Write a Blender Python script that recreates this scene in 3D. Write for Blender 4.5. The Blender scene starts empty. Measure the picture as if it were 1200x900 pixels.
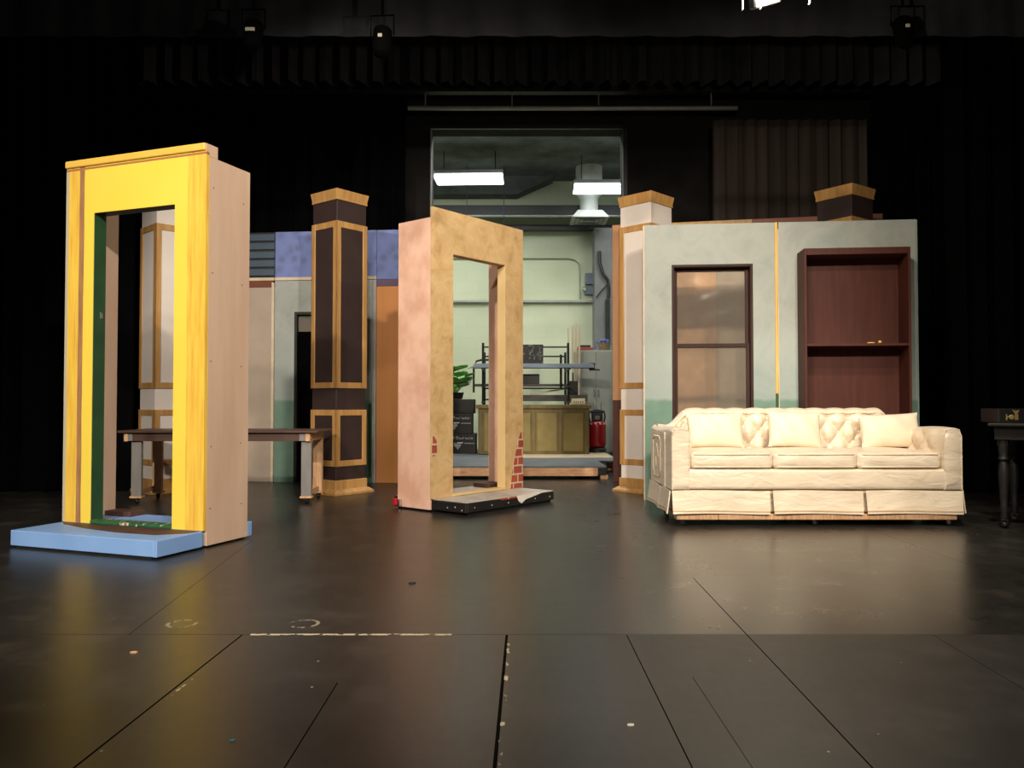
import bpy, bmesh, math, random
from mathutils import Vector, Matrix
random.seed(7)
R = math.radians
sc = bpy.context.scene
COL = sc.collection

# ------------------------------------------------------------------ camera
F_PX, PITCH, CAMH = 937.09, R(1.3484), 0.85
cam = bpy.data.objects.new('camera', bpy.data.cameras.new('camera'))
COL.objects.link(cam)
cam.data.sensor_width = 36; cam.data.lens = F_PX * 36 / 1200
cam.data.clip_start = 0.05; cam.data.clip_end = 100
cam.location = (0, 0, CAMH); cam.rotation_euler = (math.pi / 2 + PITCH, 0, 0)
sc.camera = cam

def V(px, py, Y):
    a = (px - 600) / F_PX; b = (450 - py) / F_PX
    d = Vector((a, math.cos(PITCH) - b * math.sin(PITCH), math.sin(PITCH) + b * math.cos(PITCH)))
    return Vector((0, 0, CAMH)) + d * (Y / d.y)

# ------------------------------------------------------------------ materials
def hexc(r, g, b):
    f = lambda c: (c / 255 / 12.92) if c / 255 <= 0.04045 else ((c / 255 + 0.055) / 1.055) ** 2.4
    return (f(r), f(g), f(b), 1)

def newmat(name):
    m = bpy.data.materials.new(name); m.use_nodes = True
    nt = m.node_tree
    return m, nt, nt.nodes['Principled BSDF']

def N(nt, t, **kw):
    n = nt.nodes.new(t)
    for k, v in kw.items():
        if k.startswith('i_'):
            n.inputs[k[2:].replace('_', ' ')].default_value = v
        else: setattr(n, k, v)
    return n

def mix(nt, fac, a, b, mode='MIX'):
    n = nt.nodes.new('ShaderNodeMix'); n.data_type = 'RGBA'; n.blend_type = mode
    for sock, val in ((n.inputs[0], fac), (n.inputs[6], a), (n.inputs[7], b)):
        if hasattr(val, 'links') or hasattr(val, 'is_linked'): nt.links.new(val, sock)
        else: sock.default_value = val
    return n.outputs[2]

def ramp(nt, src, stops):
    r = nt.nodes.new('ShaderNodeValToRGB'); nt.links.new(src, r.inputs[0])
    e = r.color_ramp.elements
    while len(e) < len(stops): e.new(0.5)
    for el, (p, c) in zip(e, stops):
        el.position = p; el.color = c if len(c) == 4 else (*c, 1)
    return r.outputs[0]

def coords(nt, scale=(1, 1, 1), loc=(0, 0, 0)):
    tc = nt.nodes.new('ShaderNodeTexCoord'); mp = nt.nodes.new('ShaderNodeMapping')
    nt.links.new(tc.outputs['Object'], mp.inputs[0]); mp.inputs['Scale'].default_value = scale
    mp.inputs['Location'].default_value = loc
    return mp.outputs[0]

def noise(nt, scale, vec=None, detail=4, rough=0.55, dist=0):
    n = N(nt, 'ShaderNodeTexNoise'); n.inputs['Scale'].default_value = scale
    n.inputs['Detail'].default_value = detail; n.inputs['Roughness'].default_value = rough
    n.inputs['Distortion'].default_value = dist
    if vec is None: vec = coords(nt)
    nt.links.new(vec, n.inputs['Vector'])
    return n.outputs['Fac']

def bump(nt, bs, h, strength=0.3, dist=0.01):
    b = nt.nodes.new('ShaderNodeBump'); b.inputs['Strength'].default_value = strength
    b.inputs['Distance'].default_value = dist
    nt.links.new(h, b.inputs['Height']); nt.links.new(b.outputs[0], bs.inputs['Normal'])

def pmat(name, rgb, rough=0.6, rgb2=None, scale=6, stretch=(1, 1, 1), amt=(0.35, 0.7), bmp=0.0, metal=0, sheen=0, spec=0.5, detail=5):
    m, nt, bs = newmat(name)
    bs.inputs['Roughness'].default_value = rough; bs.inputs['Metallic'].default_value = metal
    bs.inputs['Specular IOR Level'].default_value = spec
    if sheen: bs.inputs['Sheen Weight'].default_value = sheen
    v = coords(nt, stretch); nz = noise(nt, scale, v, detail)
    c1 = hexc(*rgb); c2 = hexc(*(rgb2 or [max(0, c * 0.88) for c in rgb]))
    nt.links.new(ramp(nt, nz, [(amt[0], c1), (amt[1], c2)]), bs.inputs['Base Color'])
    if bmp: bump(nt, bs, nz, bmp)
    return m

def emat(name, rgb, strength):
    m, nt, bs = newmat(name)
    bs.inputs['Base Color'].default_value = (0.8, 0.8, 0.8, 1)
    bs.inputs['Emission Color'].default_value = rgb if len(rgb) == 4 else (*rgb, 1)
    bs.inputs['Emission Strength'].default_value = strength
    return m

M = {}
M['black_paint'] = pmat('black paint', (24, 24, 25), 0.55, (34, 32, 30), 9)
M['velvet'] = pmat('black velvet', (5, 5, 6), 0.95, (7, 7, 8), 3, spec=0.05)
M['velvet_grey'] = pmat('charcoal drape', (66, 59, 56), 0.95, (76, 68, 64), 2.5, (6, 6, .4), spec=0.05)
M['border_grey'] = pmat('charcoal border cloth', (62, 62, 66), 0.95, (50, 50, 54), 3, spec=0.05)
M['dark_wall'] = pmat('dark painted block', (42, 41, 40), 0.9, (33, 32, 32), 4, spec=0.1)
M['dark_ceiling'] = pmat('dark deck', (104, 108, 106), 0.9, (78, 82, 80), 3, spec=0.1)
M['black_metal'] = pmat('black metal', (22, 22, 24), 0.45, (32, 32, 34), 12)
M['chrome'] = pmat('bright steel', (200, 200, 200), 0.25, (180, 180, 180), 10, metal=1)
M['rubber'] = pmat('caster rubber', (16, 16, 16), 0.5)
M['steel_grey'] = pmat('grey steel', (120, 124, 124), 0.5, (106, 110, 110), 5)
M['pine'] = pmat('raw pine', (222, 180, 138), 0.6, (190, 140, 98), 5, (14, 2, 2), bmp=.05)
M['pine_edge'] = pmat('pine beam', (228, 182, 140), 0.6, (200, 145, 108), 4, (2, 10, 14))
M['tan_ply'] = pmat('beige primed plywood', (219, 189, 166), 0.6, (207, 174, 150), 2.2, (3, 3, .5), bmp=.03)
M['brown_ply'] = pmat('dark brown wood', (92, 62, 48), 0.6, (70, 46, 36), 4, (4, 4, 1))
M['green_paint'] = pmat('dark green paint', (42, 84, 50), 0.5, (34, 70, 42), 6)
M['green_chip'] = pmat('chipped green paint', (44, 100, 58), 0.5, (225, 200, 170), 14, (2, 1, 1), (0.58, 0.64))
M['blue_paint'] = pmat('sky blue paint', (136, 176, 232), 0.5, (124, 164, 222), 3, bmp=.02)
M['pink_ply'] = pmat('pink skin plywood', (244, 200, 176), 0.6, (226, 176, 150), 1.6, (2.5, 2.5, 2.2), (.42, .62), detail=5)
M['ochre_trim'] = pmat('ochre trim', (196, 152, 92), 0.5, (170, 124, 68), 3, (8, 8, .8))
M['plum'] = pmat('dark plum paint', (56, 40, 39), 0.6, (47, 33, 32), 5)
M['white_panel'] = pmat('off white panel', (232, 222, 214), 0.6, (222, 212, 204), 2)
M['cream_rail'] = pmat('cream rail', (225, 205, 178), 0.6)
M['beige_wall'] = pmat('beige wall paint', (182, 166, 150), 0.8, (170, 154, 138), 3)
M['redbrown'] = pmat('red brown strip', (120, 66, 44), 0.7)
M['slate'] = pmat('slate blue slat', (74, 92, 108), 0.7, (66, 82, 98), 4)
M['orange_wall'] = pmat('orange wall paint', (216, 146, 92), 0.75, (204, 140, 72), 1.6, (6, 6, .6))
M['mauve'] = pmat('mauve strip', (110, 92, 118), 0.8)
M['grey_strip'] = pmat('pale grey paint', (178, 176, 172), 0.8)
M['mahogany'] = pmat('red mahogany', (80, 40, 30), 0.6, (68, 32, 24), 3, (10, 10, .8), spec=.3)
M['dark_frame'] = pmat('dark brown frame', (62, 38, 33), 0.6, (50, 30, 26), 4, spec=.25)
M['yellow_edge'] = pmat('yellow edge', (232, 190, 98), 0.6, (214, 164, 80), 5, (8, 8, 1))
M['table_brown'] = pmat('dark stained table', (92, 66, 56), 0.45, (74, 52, 44), 3, (1, 12, 12))
M['leg_grey'] = pmat('grey leg paint', (136, 132, 130), 0.6, (120, 116, 114), 4, (3, 3, 1))
M['gold'] = pmat('gold metal', (222, 196, 120), 0.35, metal=.7)
M['counter'] = pmat('olive counter', (128, 112, 66), 0.6, (106, 92, 54), 5, (4, 4, 1))
M['counter_panel'] = pmat('olive panel', (156, 140, 84), 0.6, (136, 120, 68), 4)
M['pale_wood'] = pmat('pale wood', (206, 188, 160), 0.6)
M['cardboard'] = pmat('cream card', (222, 214, 188), 0.8)
M['red_tank'] = pmat('red tank enamel', (150, 18, 32), 0.3, (134, 14, 28), 5)
M['leaf'] = pmat('leaf green', (140, 196, 112), 0.5, (78, 140, 68), 9)
M['blue_plank'] = pmat('blue grey plank', (124, 140, 158), 0.5, (106, 120, 138), 4, (1, 10, 10))
M['grey_plank'] = pmat('weathered board', (92, 88, 86), 0.7, (70, 66, 64), 4, (1, 8, 8))
M['cabinet'] = pmat('grey cabinet', (140, 144, 138), 0.45, (130, 134, 128), 3)
M['letter'] = pmat('worn grey lettering', (190, 190, 186), 0.7, (110, 110, 108), 40)
M['red_plastic'] = pmat('red plastic', (196, 30, 46), 0.4)
M['paper'] = pmat('white paper', (235, 228, 218), 0.8)
M['platform_white'] = pmat('scuffed white lino', (206, 196, 186), 0.5, (160, 150, 142), 5, amt=(.45, .75))
M['deck_grey'] = pmat('grey deck', (112, 118, 124), 0.6, (92, 98, 104), 4)
M['plastic_grey'] = pmat('electrical grey', (104, 120, 134), 0.45)
M['pipe_light'] = pmat('galvanised pipe', (166, 172, 164), 0.4, metal=.3)
M['duct_white'] = pmat('duct white', (176, 182, 174), 0.6)
M['blue_cloth'] = pmat('blue plastic', (92, 104, 168), 0.6)
M['wicker'] = pmat('wicker', (150, 132, 108), 0.8, (116, 100, 80), 30)
M['fluor'] = emat('fluorescent diffuser', (0.92, 0.96, 1.0), 8)
M['lamp'] = emat('flood lens', (1.0, 0.86, 0.62), 120)

def satin():
    m, nt, bs = newmat('cream satin')
    v = coords(nt); nz = noise(nt, 5, v, 3)
    nt.links.new(ramp(nt, nz, [(.35, hexc(232, 216, 192)), (.7, hexc(222, 204, 178))]), bs.inputs['Base Color'])
    bs.inputs['Roughness'].default_value = 0.33; bs.inputs['Specular IOR Level'].default_value = .6
    bs.inputs['Sheen Weight'].default_value = .25; bs.inputs['Sheen Roughness'].default_value = .4
    bump(nt, bs, noise(nt, 5, coords(nt, (1, 1, 2.6)), 3, .5, .5), .42, .03)
    return m
M['satin'] = satin()
M['pillow_satin'] = pmat('cream pillow sateen', (240, 224, 198), .55, (232, 215, 188), 6, sheen=.2)
M['satin_band'] = pmat('tan ribbon', (206, 172, 132), 0.45)

def sage():
    m, nt, bs = newmat('sage scumbled paint with green dado')
    bs.inputs['Roughness'].default_value = .75
    base = ramp(nt, noise(nt, 2.6, coords(nt), 7, .62, .6), [(.3, hexc(150, 157, 151)), (.5, hexc(168, 172, 166)), (.72, hexc(148, 158, 153))])
    tc = nt.nodes.new('ShaderNodeTexCoord'); sx = nt.nodes.new('ShaderNodeSeparateXYZ'); nt.links.new(tc.outputs['Object'], sx.inputs[0])
    nz = noise(nt, 7, coords(nt), 3)
    ad = N(nt, 'ShaderNodeMath', operation='MULTIPLY_ADD'); nt.links.new(nz, ad.inputs[0]); ad.inputs[1].default_value = .05; nt.links.new(sx.outputs[2], ad.inputs[2])
    mr = N(nt, 'ShaderNodeMapRange'); nt.links.new(ad.outputs[0], mr.inputs[0])
    mr.inputs[1].default_value = .885; mr.inputs[2].default_value = .915; mr.inputs[3].default_value = 1; mr.inputs[4].default_value = 0
    dado = ramp(nt, noise(nt, 4, coords(nt), 5), [(.35, hexc(102, 134, 118)), (.7, hexc(122, 150, 136))])
    # colour shifts towards blue-green down the lower half of the flat
    mr2 = N(nt, 'ShaderNodeMapRange'); nt.links.new(ad.outputs[0], mr2.inputs[0])
    mr2.inputs[1].default_value = .9; mr2.inputs[2].default_value = 1.7; mr2.inputs[3].default_value = .45; mr2.inputs[4].default_value = 0
    c = mix(nt, mr2.outputs[0], base, hexc(138, 162, 156))
    nt.links.new(mix(nt, mr.outputs[0], c, dado), bs.inputs['Base Color'])
    return m
M['sage'] = sage()

def yellow_front():
    m, nt, bs = newmat('yellow painted front with wood grained corner boards')
    bs.inputs['Roughness'].default_value = .5
    tc = nt.nodes.new('ShaderNodeTexCoord'); sx = nt.nodes.new('ShaderNodeSeparateXYZ'); nt.links.new(tc.outputs['Object'], sx.inputs[0])
    wob = noise(nt, 3, coords(nt, (3, 3, .8)), 3)
    xw = N(nt, 'ShaderNodeMath', operation='MULTIPLY_ADD'); nt.links.new(wob, xw.inputs[0]); xw.inputs[1].default_value = .012; nt.links.new(sx.outputs[0], xw.inputs[2])
    def band(lo, hi):
        a = N(nt, 'ShaderNodeMath', operation='GREATER_THAN'); nt.links.new(xw.outputs[0], a.inputs[0]); a.inputs[1].default_value = lo
        b = N(nt, 'ShaderNodeMath', operation='LESS_THAN'); nt.links.new(xw.outputs[0], b.inputs[0]); b.inputs[1].default_value = hi
        c = N(nt, 'ShaderNodeMath', operation='MULTIPLY'); nt.links.new(a.outputs[0], c.inputs[0]); nt.links.new(b.outputs[0], c.inputs[1])
        return c.outputs[0]
    yel = ramp(nt, noise(nt, 2, coords(nt), 3), [(.3, hexc(252, 224, 88)), (.7, hexc(250, 218, 80))])
    grain = ramp(nt, noise(nt, 4, coords(nt, (10, 10, .7)), 5), [(.35, hexc(248, 212, 84)), (.55, hexc(240, 192, 74)), (.75, hexc(222, 162, 66))])
    c = mix(nt, band(-.128, .01), yel, grain)
    c = mix(nt, band(-1.075, -.985), c, grain)
    c = mix(nt, band(-.985, -.945), c, ramp(nt, noise(nt, 5, coords(nt, (6, 6, .8)), 3), [(.3, hexc(150, 104, 84)), (.7, hexc(186, 138, 84))]))
    c = mix(nt, band(-1.2, -1.075), c, hexc(196, 188, 164))
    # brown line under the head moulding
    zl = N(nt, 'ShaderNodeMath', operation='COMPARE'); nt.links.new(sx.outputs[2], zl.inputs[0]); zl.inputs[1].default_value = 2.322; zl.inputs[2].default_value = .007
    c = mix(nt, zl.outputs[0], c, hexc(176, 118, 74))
    nt.links.new(c, bs.inputs['Base Color'])
    return m
M['yellow'] = yellow_front()
M['yellow_trim'] = pmat('yellow head moulding', (244, 202, 92), 0.5, (236, 190, 80), 4)

def tan_marble():
    m, nt, bs = newmat('tan sponged plaster paint')
    bs.inputs['Roughness'].default_value = .6
    c = ramp(nt, noise(nt, 7, coords(nt), 7, .65, .6), [(.3, hexc(186, 150, 100)), (.45, hexc(208, 172, 120)), (.6, hexc(218, 186, 136)), (.78, hexc(182, 144, 94))])
    nt.links.new(c, bs.inputs['Base Color'])
    return m
M['tan_sponge'] = tan_marble()
M['tan_jamb'] = pmat('buff jamb', (230, 200, 146), 0.6, (222, 190, 132), 3)

def wallpaper():
    m, nt, bs = newmat('blue wallpaper with faint floral blots')
    bs.inputs['Roughness'].default_value = .8
    vo = N(nt, 'ShaderNodeTexVoronoi'); vo.inputs['Scale'].default_value = 8.5; nt.links.new(coords(nt), vo.inputs['Vector'])
    c = ramp(nt, vo.outputs['Distance'], [(.12, hexc(104, 116, 158)), (.4, hexc(116, 130, 184)), (.7, hexc(122, 137, 194))])
    nt.links.new(c, bs.inputs['Base Color'])
    return m
M['wallpaper'] = wallpaper()

def brickm():
    m, nt, bs = newmat('painted brick patch')
    bs.inputs['Roughness'].default_value = .7
    b = N(nt, 'ShaderNodeTexBrick'); b.inputs['Scale'].default_value = 1
    b.inputs['Brick Width'].default_value = .125; b.inputs['Row Height'].default_value = .075; b.inputs['Mortar Size'].default_value = .008
    b.inputs['Mortar Smooth'].default_value = .3
    b.inputs['Color1'].default_value = hexc(176, 84, 56); b.inputs['Color2'].default_value = hexc(160, 70, 48); b.inputs['Mortar'].default_value = hexc(206, 186, 166)
    tc = nt.nodes.new('ShaderNodeTexCoord'); sx = nt.nodes.new('ShaderNodeSeparateXYZ'); cb = nt.nodes.new('ShaderNodeCombineXYZ')
    nt.links.new(tc.outputs['Object'], sx.inputs[0]); nt.links.new(sx.outputs[0], cb.inputs[0]); nt.links.new(sx.outputs[2], cb.inputs[1])
    nt.links.new(cb.outputs[0], b.inputs['Vector'])
    nt.links.new(b.outputs[0], bs.inputs['Base Color'])
    return m
M['brick'] = brickm()

def blockwall():
    m, nt, bs = newmat('pale green painted block')
    bs.inputs['Roughness'].default_value = .6
    b = N(nt, 'ShaderNodeTexBrick'); b.inputs['Scale'].default_value = 1
    b.inputs['Brick Width'].default_value = .4; b.inputs['Row Height'].default_value = .2; b.inputs['Mortar Size'].default_value = .005
    b.inputs['Color1'].default_value = hexc(200, 208, 180); b.inputs['Color2'].default_value = hexc(196, 205, 177); b.inputs['Mortar'].default_value = hexc(192, 200, 173)
    tc = nt.nodes.new('ShaderNodeTexCoord'); sx = nt.nodes.new('ShaderNodeSeparateXYZ'); cb = nt.nodes.new('ShaderNodeCombineXYZ')
    nt.links.new(tc.outputs['Object'], sx.inputs[0]); nt.links.new(sx.outputs[0], cb.inputs[0]); nt.links.new(sx.outputs[2], cb.inputs[1])
    nt.links.new(cb.outputs[0], b.inputs['Vector'])
    c = mix(nt, .25, b.outputs[0], ramp(nt, noise(nt, 1.2), [(.3, hexc(200, 210, 186)), (.7, hexc(170, 182, 158))]))
    nt.links.new(c, bs.inputs['Base Color'])
    return m
M['block'] = blockwall()

def plastic():
    m, nt, bs = newmat('clear plastic sheet')
    out = nt.nodes['Material Output']
    nt.nodes.remove(bs)
    tr = N(nt, 'ShaderNodeBsdfTransparent'); tr.inputs[0].default_value = (.93, .92, .9, 1)
    gl = N(nt, 'ShaderNodeBsdfGlossy'); gl.inputs['Roughness'].default_value = .12
    df = N(nt, 'ShaderNodeBsdfDiffuse'); df.inputs[0].default_value = hexc(226, 214, 200)
    fr = N(nt, 'ShaderNodeFresnel'); fr.inputs[0].default_value = 1.25
    b = N(nt, 'ShaderNodeBump'); b.inputs['Strength'].default_value = .1; b.inputs['Distance'].default_value = .01
    nt.links.new(noise(nt, 4, coords(nt, (1, 1, 1)), 3, .5, 1.5), b.inputs['Height'])
    nt.links.new(b.outputs[0], gl.inputs['Normal']); nt.links.new(b.outputs[0], fr.inputs['Normal'])
    m1 = N(nt, 'ShaderNodeMixShader'); nt.links.new(fr.outputs[0], m1.inputs[0]); nt.links.new(tr.outputs[0], m1.inputs[1]); nt.links.new(gl.outputs[0], m1.inputs[2])
    m2 = N(nt, 'ShaderNodeMixShader'); m2.inputs[0].default_value = .08; nt.links.new(m1.outputs[0], m2.inputs[1]); nt.links.new(df.outputs[0], m2.inputs[2])
    nt.links.new(m2.outputs[0], out.inputs[0])
    return m
M['plastic'] = plastic()

def stage_floor():
    m, nt, bs = newmat('black painted hardboard stage floor')
    tc = nt.nodes.new('ShaderNodeTexCoord'); sx = nt.nodes.new('ShaderNodeSeparateXYZ'); nt.links.new(tc.outputs['Object'], sx.inputs[0])
    X, Y = sx.outputs[0], sx.outputs[1]
    def m2(op, a, b=None, c=None):
        n = N(nt, 'ShaderNodeMath', operation=op)
        for s, v in zip(n.inputs, (a, b, c)):
            if v is None: continue
            if hasattr(v, 'is_linked'): nt.links.new(v, s)
            else: s.default_value = v
        return n.outputs[0]
    def inr(v, lo, hi): return m2('MULTIPLY', m2('GREATER_THAN', v, lo), m2('LESS_THAN', v, hi))
    scuff = noise(nt, 3.5, coords(nt, (1, 1, 1)), 8, .7)
    fine = noise(nt, 40, coords(nt, (1, .35, 1)), 4, .6)
    col = mix(nt, .5, ramp(nt, scuff, [(.3, hexc(27, 27, 27)), (.52, hexc(40, 39, 37)), (.7, hexc(74, 69, 64))]),
              ramp(nt, fine, [(.3, hexc(34, 33, 31)), (.75, hexc(58, 54, 49))]))
    wob = noise(nt, 2, coords(nt), 2)
    # seams between the sheets
    seams = [(-1.02, .03, 1.0, 2.95, .0035), (-.53, 0, 1.0, 2.45, .002), (-.04, .02, 1.0, 2.95, .005), (.42, 0, 1.0, 2.95, .002), (.56, .0, 1.0, 2.5, .001),
             (.84, .02, 1.0, 3.9, .0024), (1.5, .04, 1.0, 2.95, .0012), (-1.3, -.1, 2.95, 5, .0013), (2.4, 0, 1.0, 5.4, .001)]
    line = None
    for x0, k, y0, y1, w in seams:
        d = m2('ABSOLUTE', m2('SUBTRACT', X, m2('MULTIPLY_ADD', Y, k, x0 - k * 1.9)))
        s = m2('MULTIPLY', m2('LESS_THAN', d, w), inr(Y, y0, y1))
        line = s if line is None else m2('MAXIMUM', line, s)
    dh = m2('ABSOLUTE', m2('SUBTRACT', Y, m2('MULTIPLY_ADD', wob, .012, 2.95)))
    hline = m2('LESS_THAN', dh, .0045)
    line = m2('MAXIMUM', line, m2('MULTIPLY', hline, .3))
    col = mix(nt, line, col, hexc(18, 17, 17))
    # chipped tape / bare fibre along some seams
    frag = noise(nt, 26, coords(nt, (1, 1, 1)), 3, .6)
    t1 = m2('MULTIPLY', m2('LESS_THAN', dh, .009), m2('MULTIPLY', inr(X, -.96, -.22), m2('GREATER_THAN', frag, .46)))
    frag2 = noise(nt, 34, coords(nt, (1, .5, 1), (3, 1, 0)), 3, .6)
    def seam_chip(x0, k, w, th, ya, yb):
        d = m2('ABSOLUTE', m2('SUBTRACT', X, m2('MULTIPLY_ADD', Y, k, x0 - k * 1.9)))
        return m2('MULTIPLY', inr(Y, ya, yb), m2('MULTIPLY', m2('LESS_THAN', d, w), m2('GREATER_THAN', frag2, th)))
    t2 = m2('MAXIMUM', seam_chip(-1.005, .03, .006, .62, 1.0, 2.9), seam_chip(-.03, .02, .006, .6, 1.0, 2.9))
    chips = m2('MAXIMUM', t1, t2)
    # scattered paint specks
    vo = N(nt, 'ShaderNodeTexVoronoi'); vo.inputs['Scale'].default_value = 8.5; vo.inputs['Randomness'].default_value = 1
    nt.links.new(coords(nt, (1, 1, 0)), vo.inputs['Vector'])
    spk = m2('MULTIPLY', m2('LESS_THAN', vo.outputs['Distance'], .032), 1)
    rs = nt.nodes.new('ShaderNodeSeparateColor'); nt.links.new(vo.outputs['Color'], rs.inputs[0])
    spk = m2('MULTIPLY', spk, m2('GREATER_THAN', rs.outputs[0], .4))
    chips = m2('MAXIMUM', chips, spk)
    for (rx_, ry_) in ((-1.27, 3.10), (-.80, 3.10)):
        dx = m2('SUBTRACT', X, rx_); dy = m2('SUBTRACT', Y, ry_)
        rr = m2('SQRT', m2('ADD', m2('MULTIPLY', dx, dx), m2('MULTIPLY', dy, dy)))
        ring = m2('MULTIPLY', m2('LESS_THAN', m2('ABSOLUTE', m2('SUBTRACT', rr, .052)), .007), m2('GREATER_THAN', frag2, .5))
        chips = m2('MAXIMUM', chips, m2('MULTIPLY', ring, .45))
    col = mix(nt, chips, col, hexc(196, 182, 156))
    nt.links.new(col, bs.inputs['Base Color'])
    # the sheets upstage of the cross seam keep more of their gloss
    gl = inr(Y, 2.95, 20)
    gx = N(nt, 'ShaderNodeMapRange'); nt.links.new(X, gx.inputs[0]); gx.inputs[1].default_value = .3; gx.inputs[2].default_value = .5
    glx = m2('MULTIPLY', gl, gx.outputs[0])
    r0 = m2('MULTIPLY_ADD', scuff, .16, .25)
    gn = m2('MULTIPLY', m2('SUBTRACT', 1, gl), gx.outputs[0])
    r = m2('ADD', m2('SUBTRACT', r0, m2('MULTIPLY', glx, .04)), m2('MULTIPLY', gn, .12))
    r = m2('ADD', r, m2('MULTIPLY', m2('MAXIMUM', line, chips), .5))
    nt.links.new(r, bs.inputs['Roughness'])
    spec = m2('MULTIPLY', m2('MULTIPLY_ADD', glx, .2, .62), m2('SUBTRACT', 1, m2('MAXIMUM', line, chips)))
    nt.links.new(spec, bs.inputs['Specular IOR Level'])
    bump(nt, bs, m2('ADD', m2('MULTIPLY', noise(nt, 2.2, coords(nt, (1, 1, 1)), 3), 1.0), m2('MULTIPLY', line, -.6)), .05, .02)
    return m
M['floor'] = stage_floor()

def letters_panel():
    m, nt, bs = newmat('black poster with grey blotches')
    c = ramp(nt, noise(nt, 16, coords(nt, (1, 1, .7)), 3, .6, 1.2), [(.55, hexc(14, 14, 15)), (.62, hexc(96, 96, 94))])
    nt.links.new(c, bs.inputs['Base Color']); bs.inputs['Roughness'].default_value = .6
    return m
M['poster'] = letters_panel()

# ------------------------------------------------------------------ mesh helpers
class MB:
    def __init__(s): s.bm = bmesh.new()
    def add(s, tmp, mat=None):
        if mat is not None: bmesh.ops.transform(tmp, matrix=mat, verts=tmp.verts)
        me = bpy.data.meshes.new('tmp'); tmp.to_mesh(me); tmp.free(); s.bm.from_mesh(me); bpy.data.meshes.remove(me)
        return s
    def box(s, x0, x1, y0, y1, z0, z1, bev=0.003, seg=1, mat=None):
        t = bmesh.new(); bmesh.ops.create_cube(t, size=1)
        for v in t.verts:
            v.co = Vector((x0 + (v.co.x + .5) * (x1 - x0), y0 + (v.co.y + .5) * (y1 - y0), z0 + (v.co.z + .5) * (z1 - z0)))
        if bev:
            b = min(bev, .45 * min(abs(x1 - x0), abs(y1 - y0), abs(z1 - z0)))
            bmesh.ops.bevel(t, geom=list(t.edges), offset=b, segments=seg, profile=.5, affect='EDGES')
        return s.add(t, mat)
    def prism(s, pts, axis, a, b, mat=None):
        """pts: 2-D outline in the plane across `axis`; extruded from a to b"""
        t = bmesh.new()
        def mk(p, c):
            return {'x': (c, p[0], p[1]), 'y': (p[0], c, p[1]), 'z': (p[0], p[1], c)}[axis]
        A = [t.verts.new(mk(p, a)) for p in pts]; B = [t.verts.new(mk(p, b)) for p in pts]
        t.faces.new(A); t.faces.new(list(reversed(B)))
        n = len(pts)
        for i in range(n): t.faces.new((A[i], B[i], B[(i + 1) % n], A[(i + 1) % n]))
        bmesh.ops.recalc_face_normals(t, faces=t.faces)
        return s.add(t, mat)
    def tube(s, path, r, n=10, mat=None):
        t = bmesh.new(); P = [Vector(p) for p in path]; rings = []
        for i, p in enumerate(P):
            d = (P[min(i + 1, len(P) - 1)] - P[max(i - 1, 0)]).normalized()
            u = d.orthogonal().normalized() if abs(d.z) > .95 else d.cross(Vector((0, 0, 1))).normalized()
            w = d.cross(u).normalized()
            rr = r[i] if isinstance(r, (list, tuple)) else r
            rings.append([t.verts.new(p + (u * math.cos(2 * math.pi * k / n) + w * math.sin(2 * math.pi * k / n)) * rr) for k in range(n)])
        for a, b in zip(rings, rings[1:]):
            for k in range(n): t.faces.new((a[k], a[(k + 1) % n], b[(k + 1) % n], b[k]))
        t.faces.new(rings[0]); t.faces.new(list(reversed(rings[-1])))
        bmesh.ops.recalc_face_normals(t, faces=t.faces)
        return s.add(t, mat)
    def lathe(s, prof, n=20, mat=None):
        """prof: list of (r, z) from bottom to top, about the z axis"""
        t = bmesh.new(); rings = []
        for r, z in prof:
            rings.append([t.verts.new((max(r, 1e-4) * math.cos(2 * math.pi * k / n), max(r, 1e-4) * math.sin(2 * math.pi * k / n), z)) for k in range(n)])
        for a, b in zip(rings, rings[1:]):
            for k in range(n): t.faces.new((a[k], a[(k + 1) % n], b[(k + 1) % n], b[k]))
        t.faces.new(list(reversed(rings[0]))); t.faces.new(rings[-1])
        bmesh.ops.recalc_face_normals(t, faces=t.faces)
        return s.add(t, mat)
    def surf(s, fn, nu, nv, mat=None, close=None):
        """grid surface fn(u,v) in 0..1; close: fn2 for the other side -> a closed skin"""
        t = bmesh.new()
        G = [[t.verts.new(fn(i / nu, j / nv)) for j in range(nv + 1)] for i in range(nu + 1)]
        for i in range(nu):
            for j in range(nv): t.faces.new((G[i][j], G[i + 1][j], G[i + 1][j + 1], G[i][j + 1]))
        if close:
            H = [[t.verts.new(close(i / nu, j / nv)) for j in range(nv + 1)] for i in range(nu + 1)]
            for i in range(nu):
                for j in range(nv): t.faces.new((H[i][j + 1], H[i + 1][j + 1], H[i + 1][j], H[i][j]))
            for i in range(nu):
                t.faces.new((G[i][0], H[i][0], H[i + 1][0], G[i + 1][0])); t.faces.new((G[i + 1][nv], H[i + 1][nv], H[i][nv], G[i][nv]))
            for j in range(nv):
                t.faces.new((G[0][j + 1], H[0][j + 1], H[0][j], G[0][j])); t.faces.new((G[nu][j], H[nu][j], H[nu][j + 1], G[nu][j + 1]))
            bmesh.ops.remove_doubles(t, verts=t.verts, dist=1e-5)
        bmesh.ops.recalc_face_normals(t, faces=t.faces)
        return s.add(t, mat)
    def build(s, name, mat, parent=None, smooth=None, loc=None, rz=0):
        me = bpy.data.meshes.new(name); s.bm.to_mesh(me); s.bm.free()
        me.materials.append(M[mat] if isinstance(mat, str) else mat)
        if smooth is not None:
            for p in me.polygons: p.use_smooth = True
            me.set_sharp_from_angle(angle=R(smooth))
        o = bpy.data.objects.new(name, me); COL.objects.link(o)
        if parent is not None: o.parent = parent
        if loc is not None: o.location = loc
        o.rotation_euler.z = rz
        return o

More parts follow.
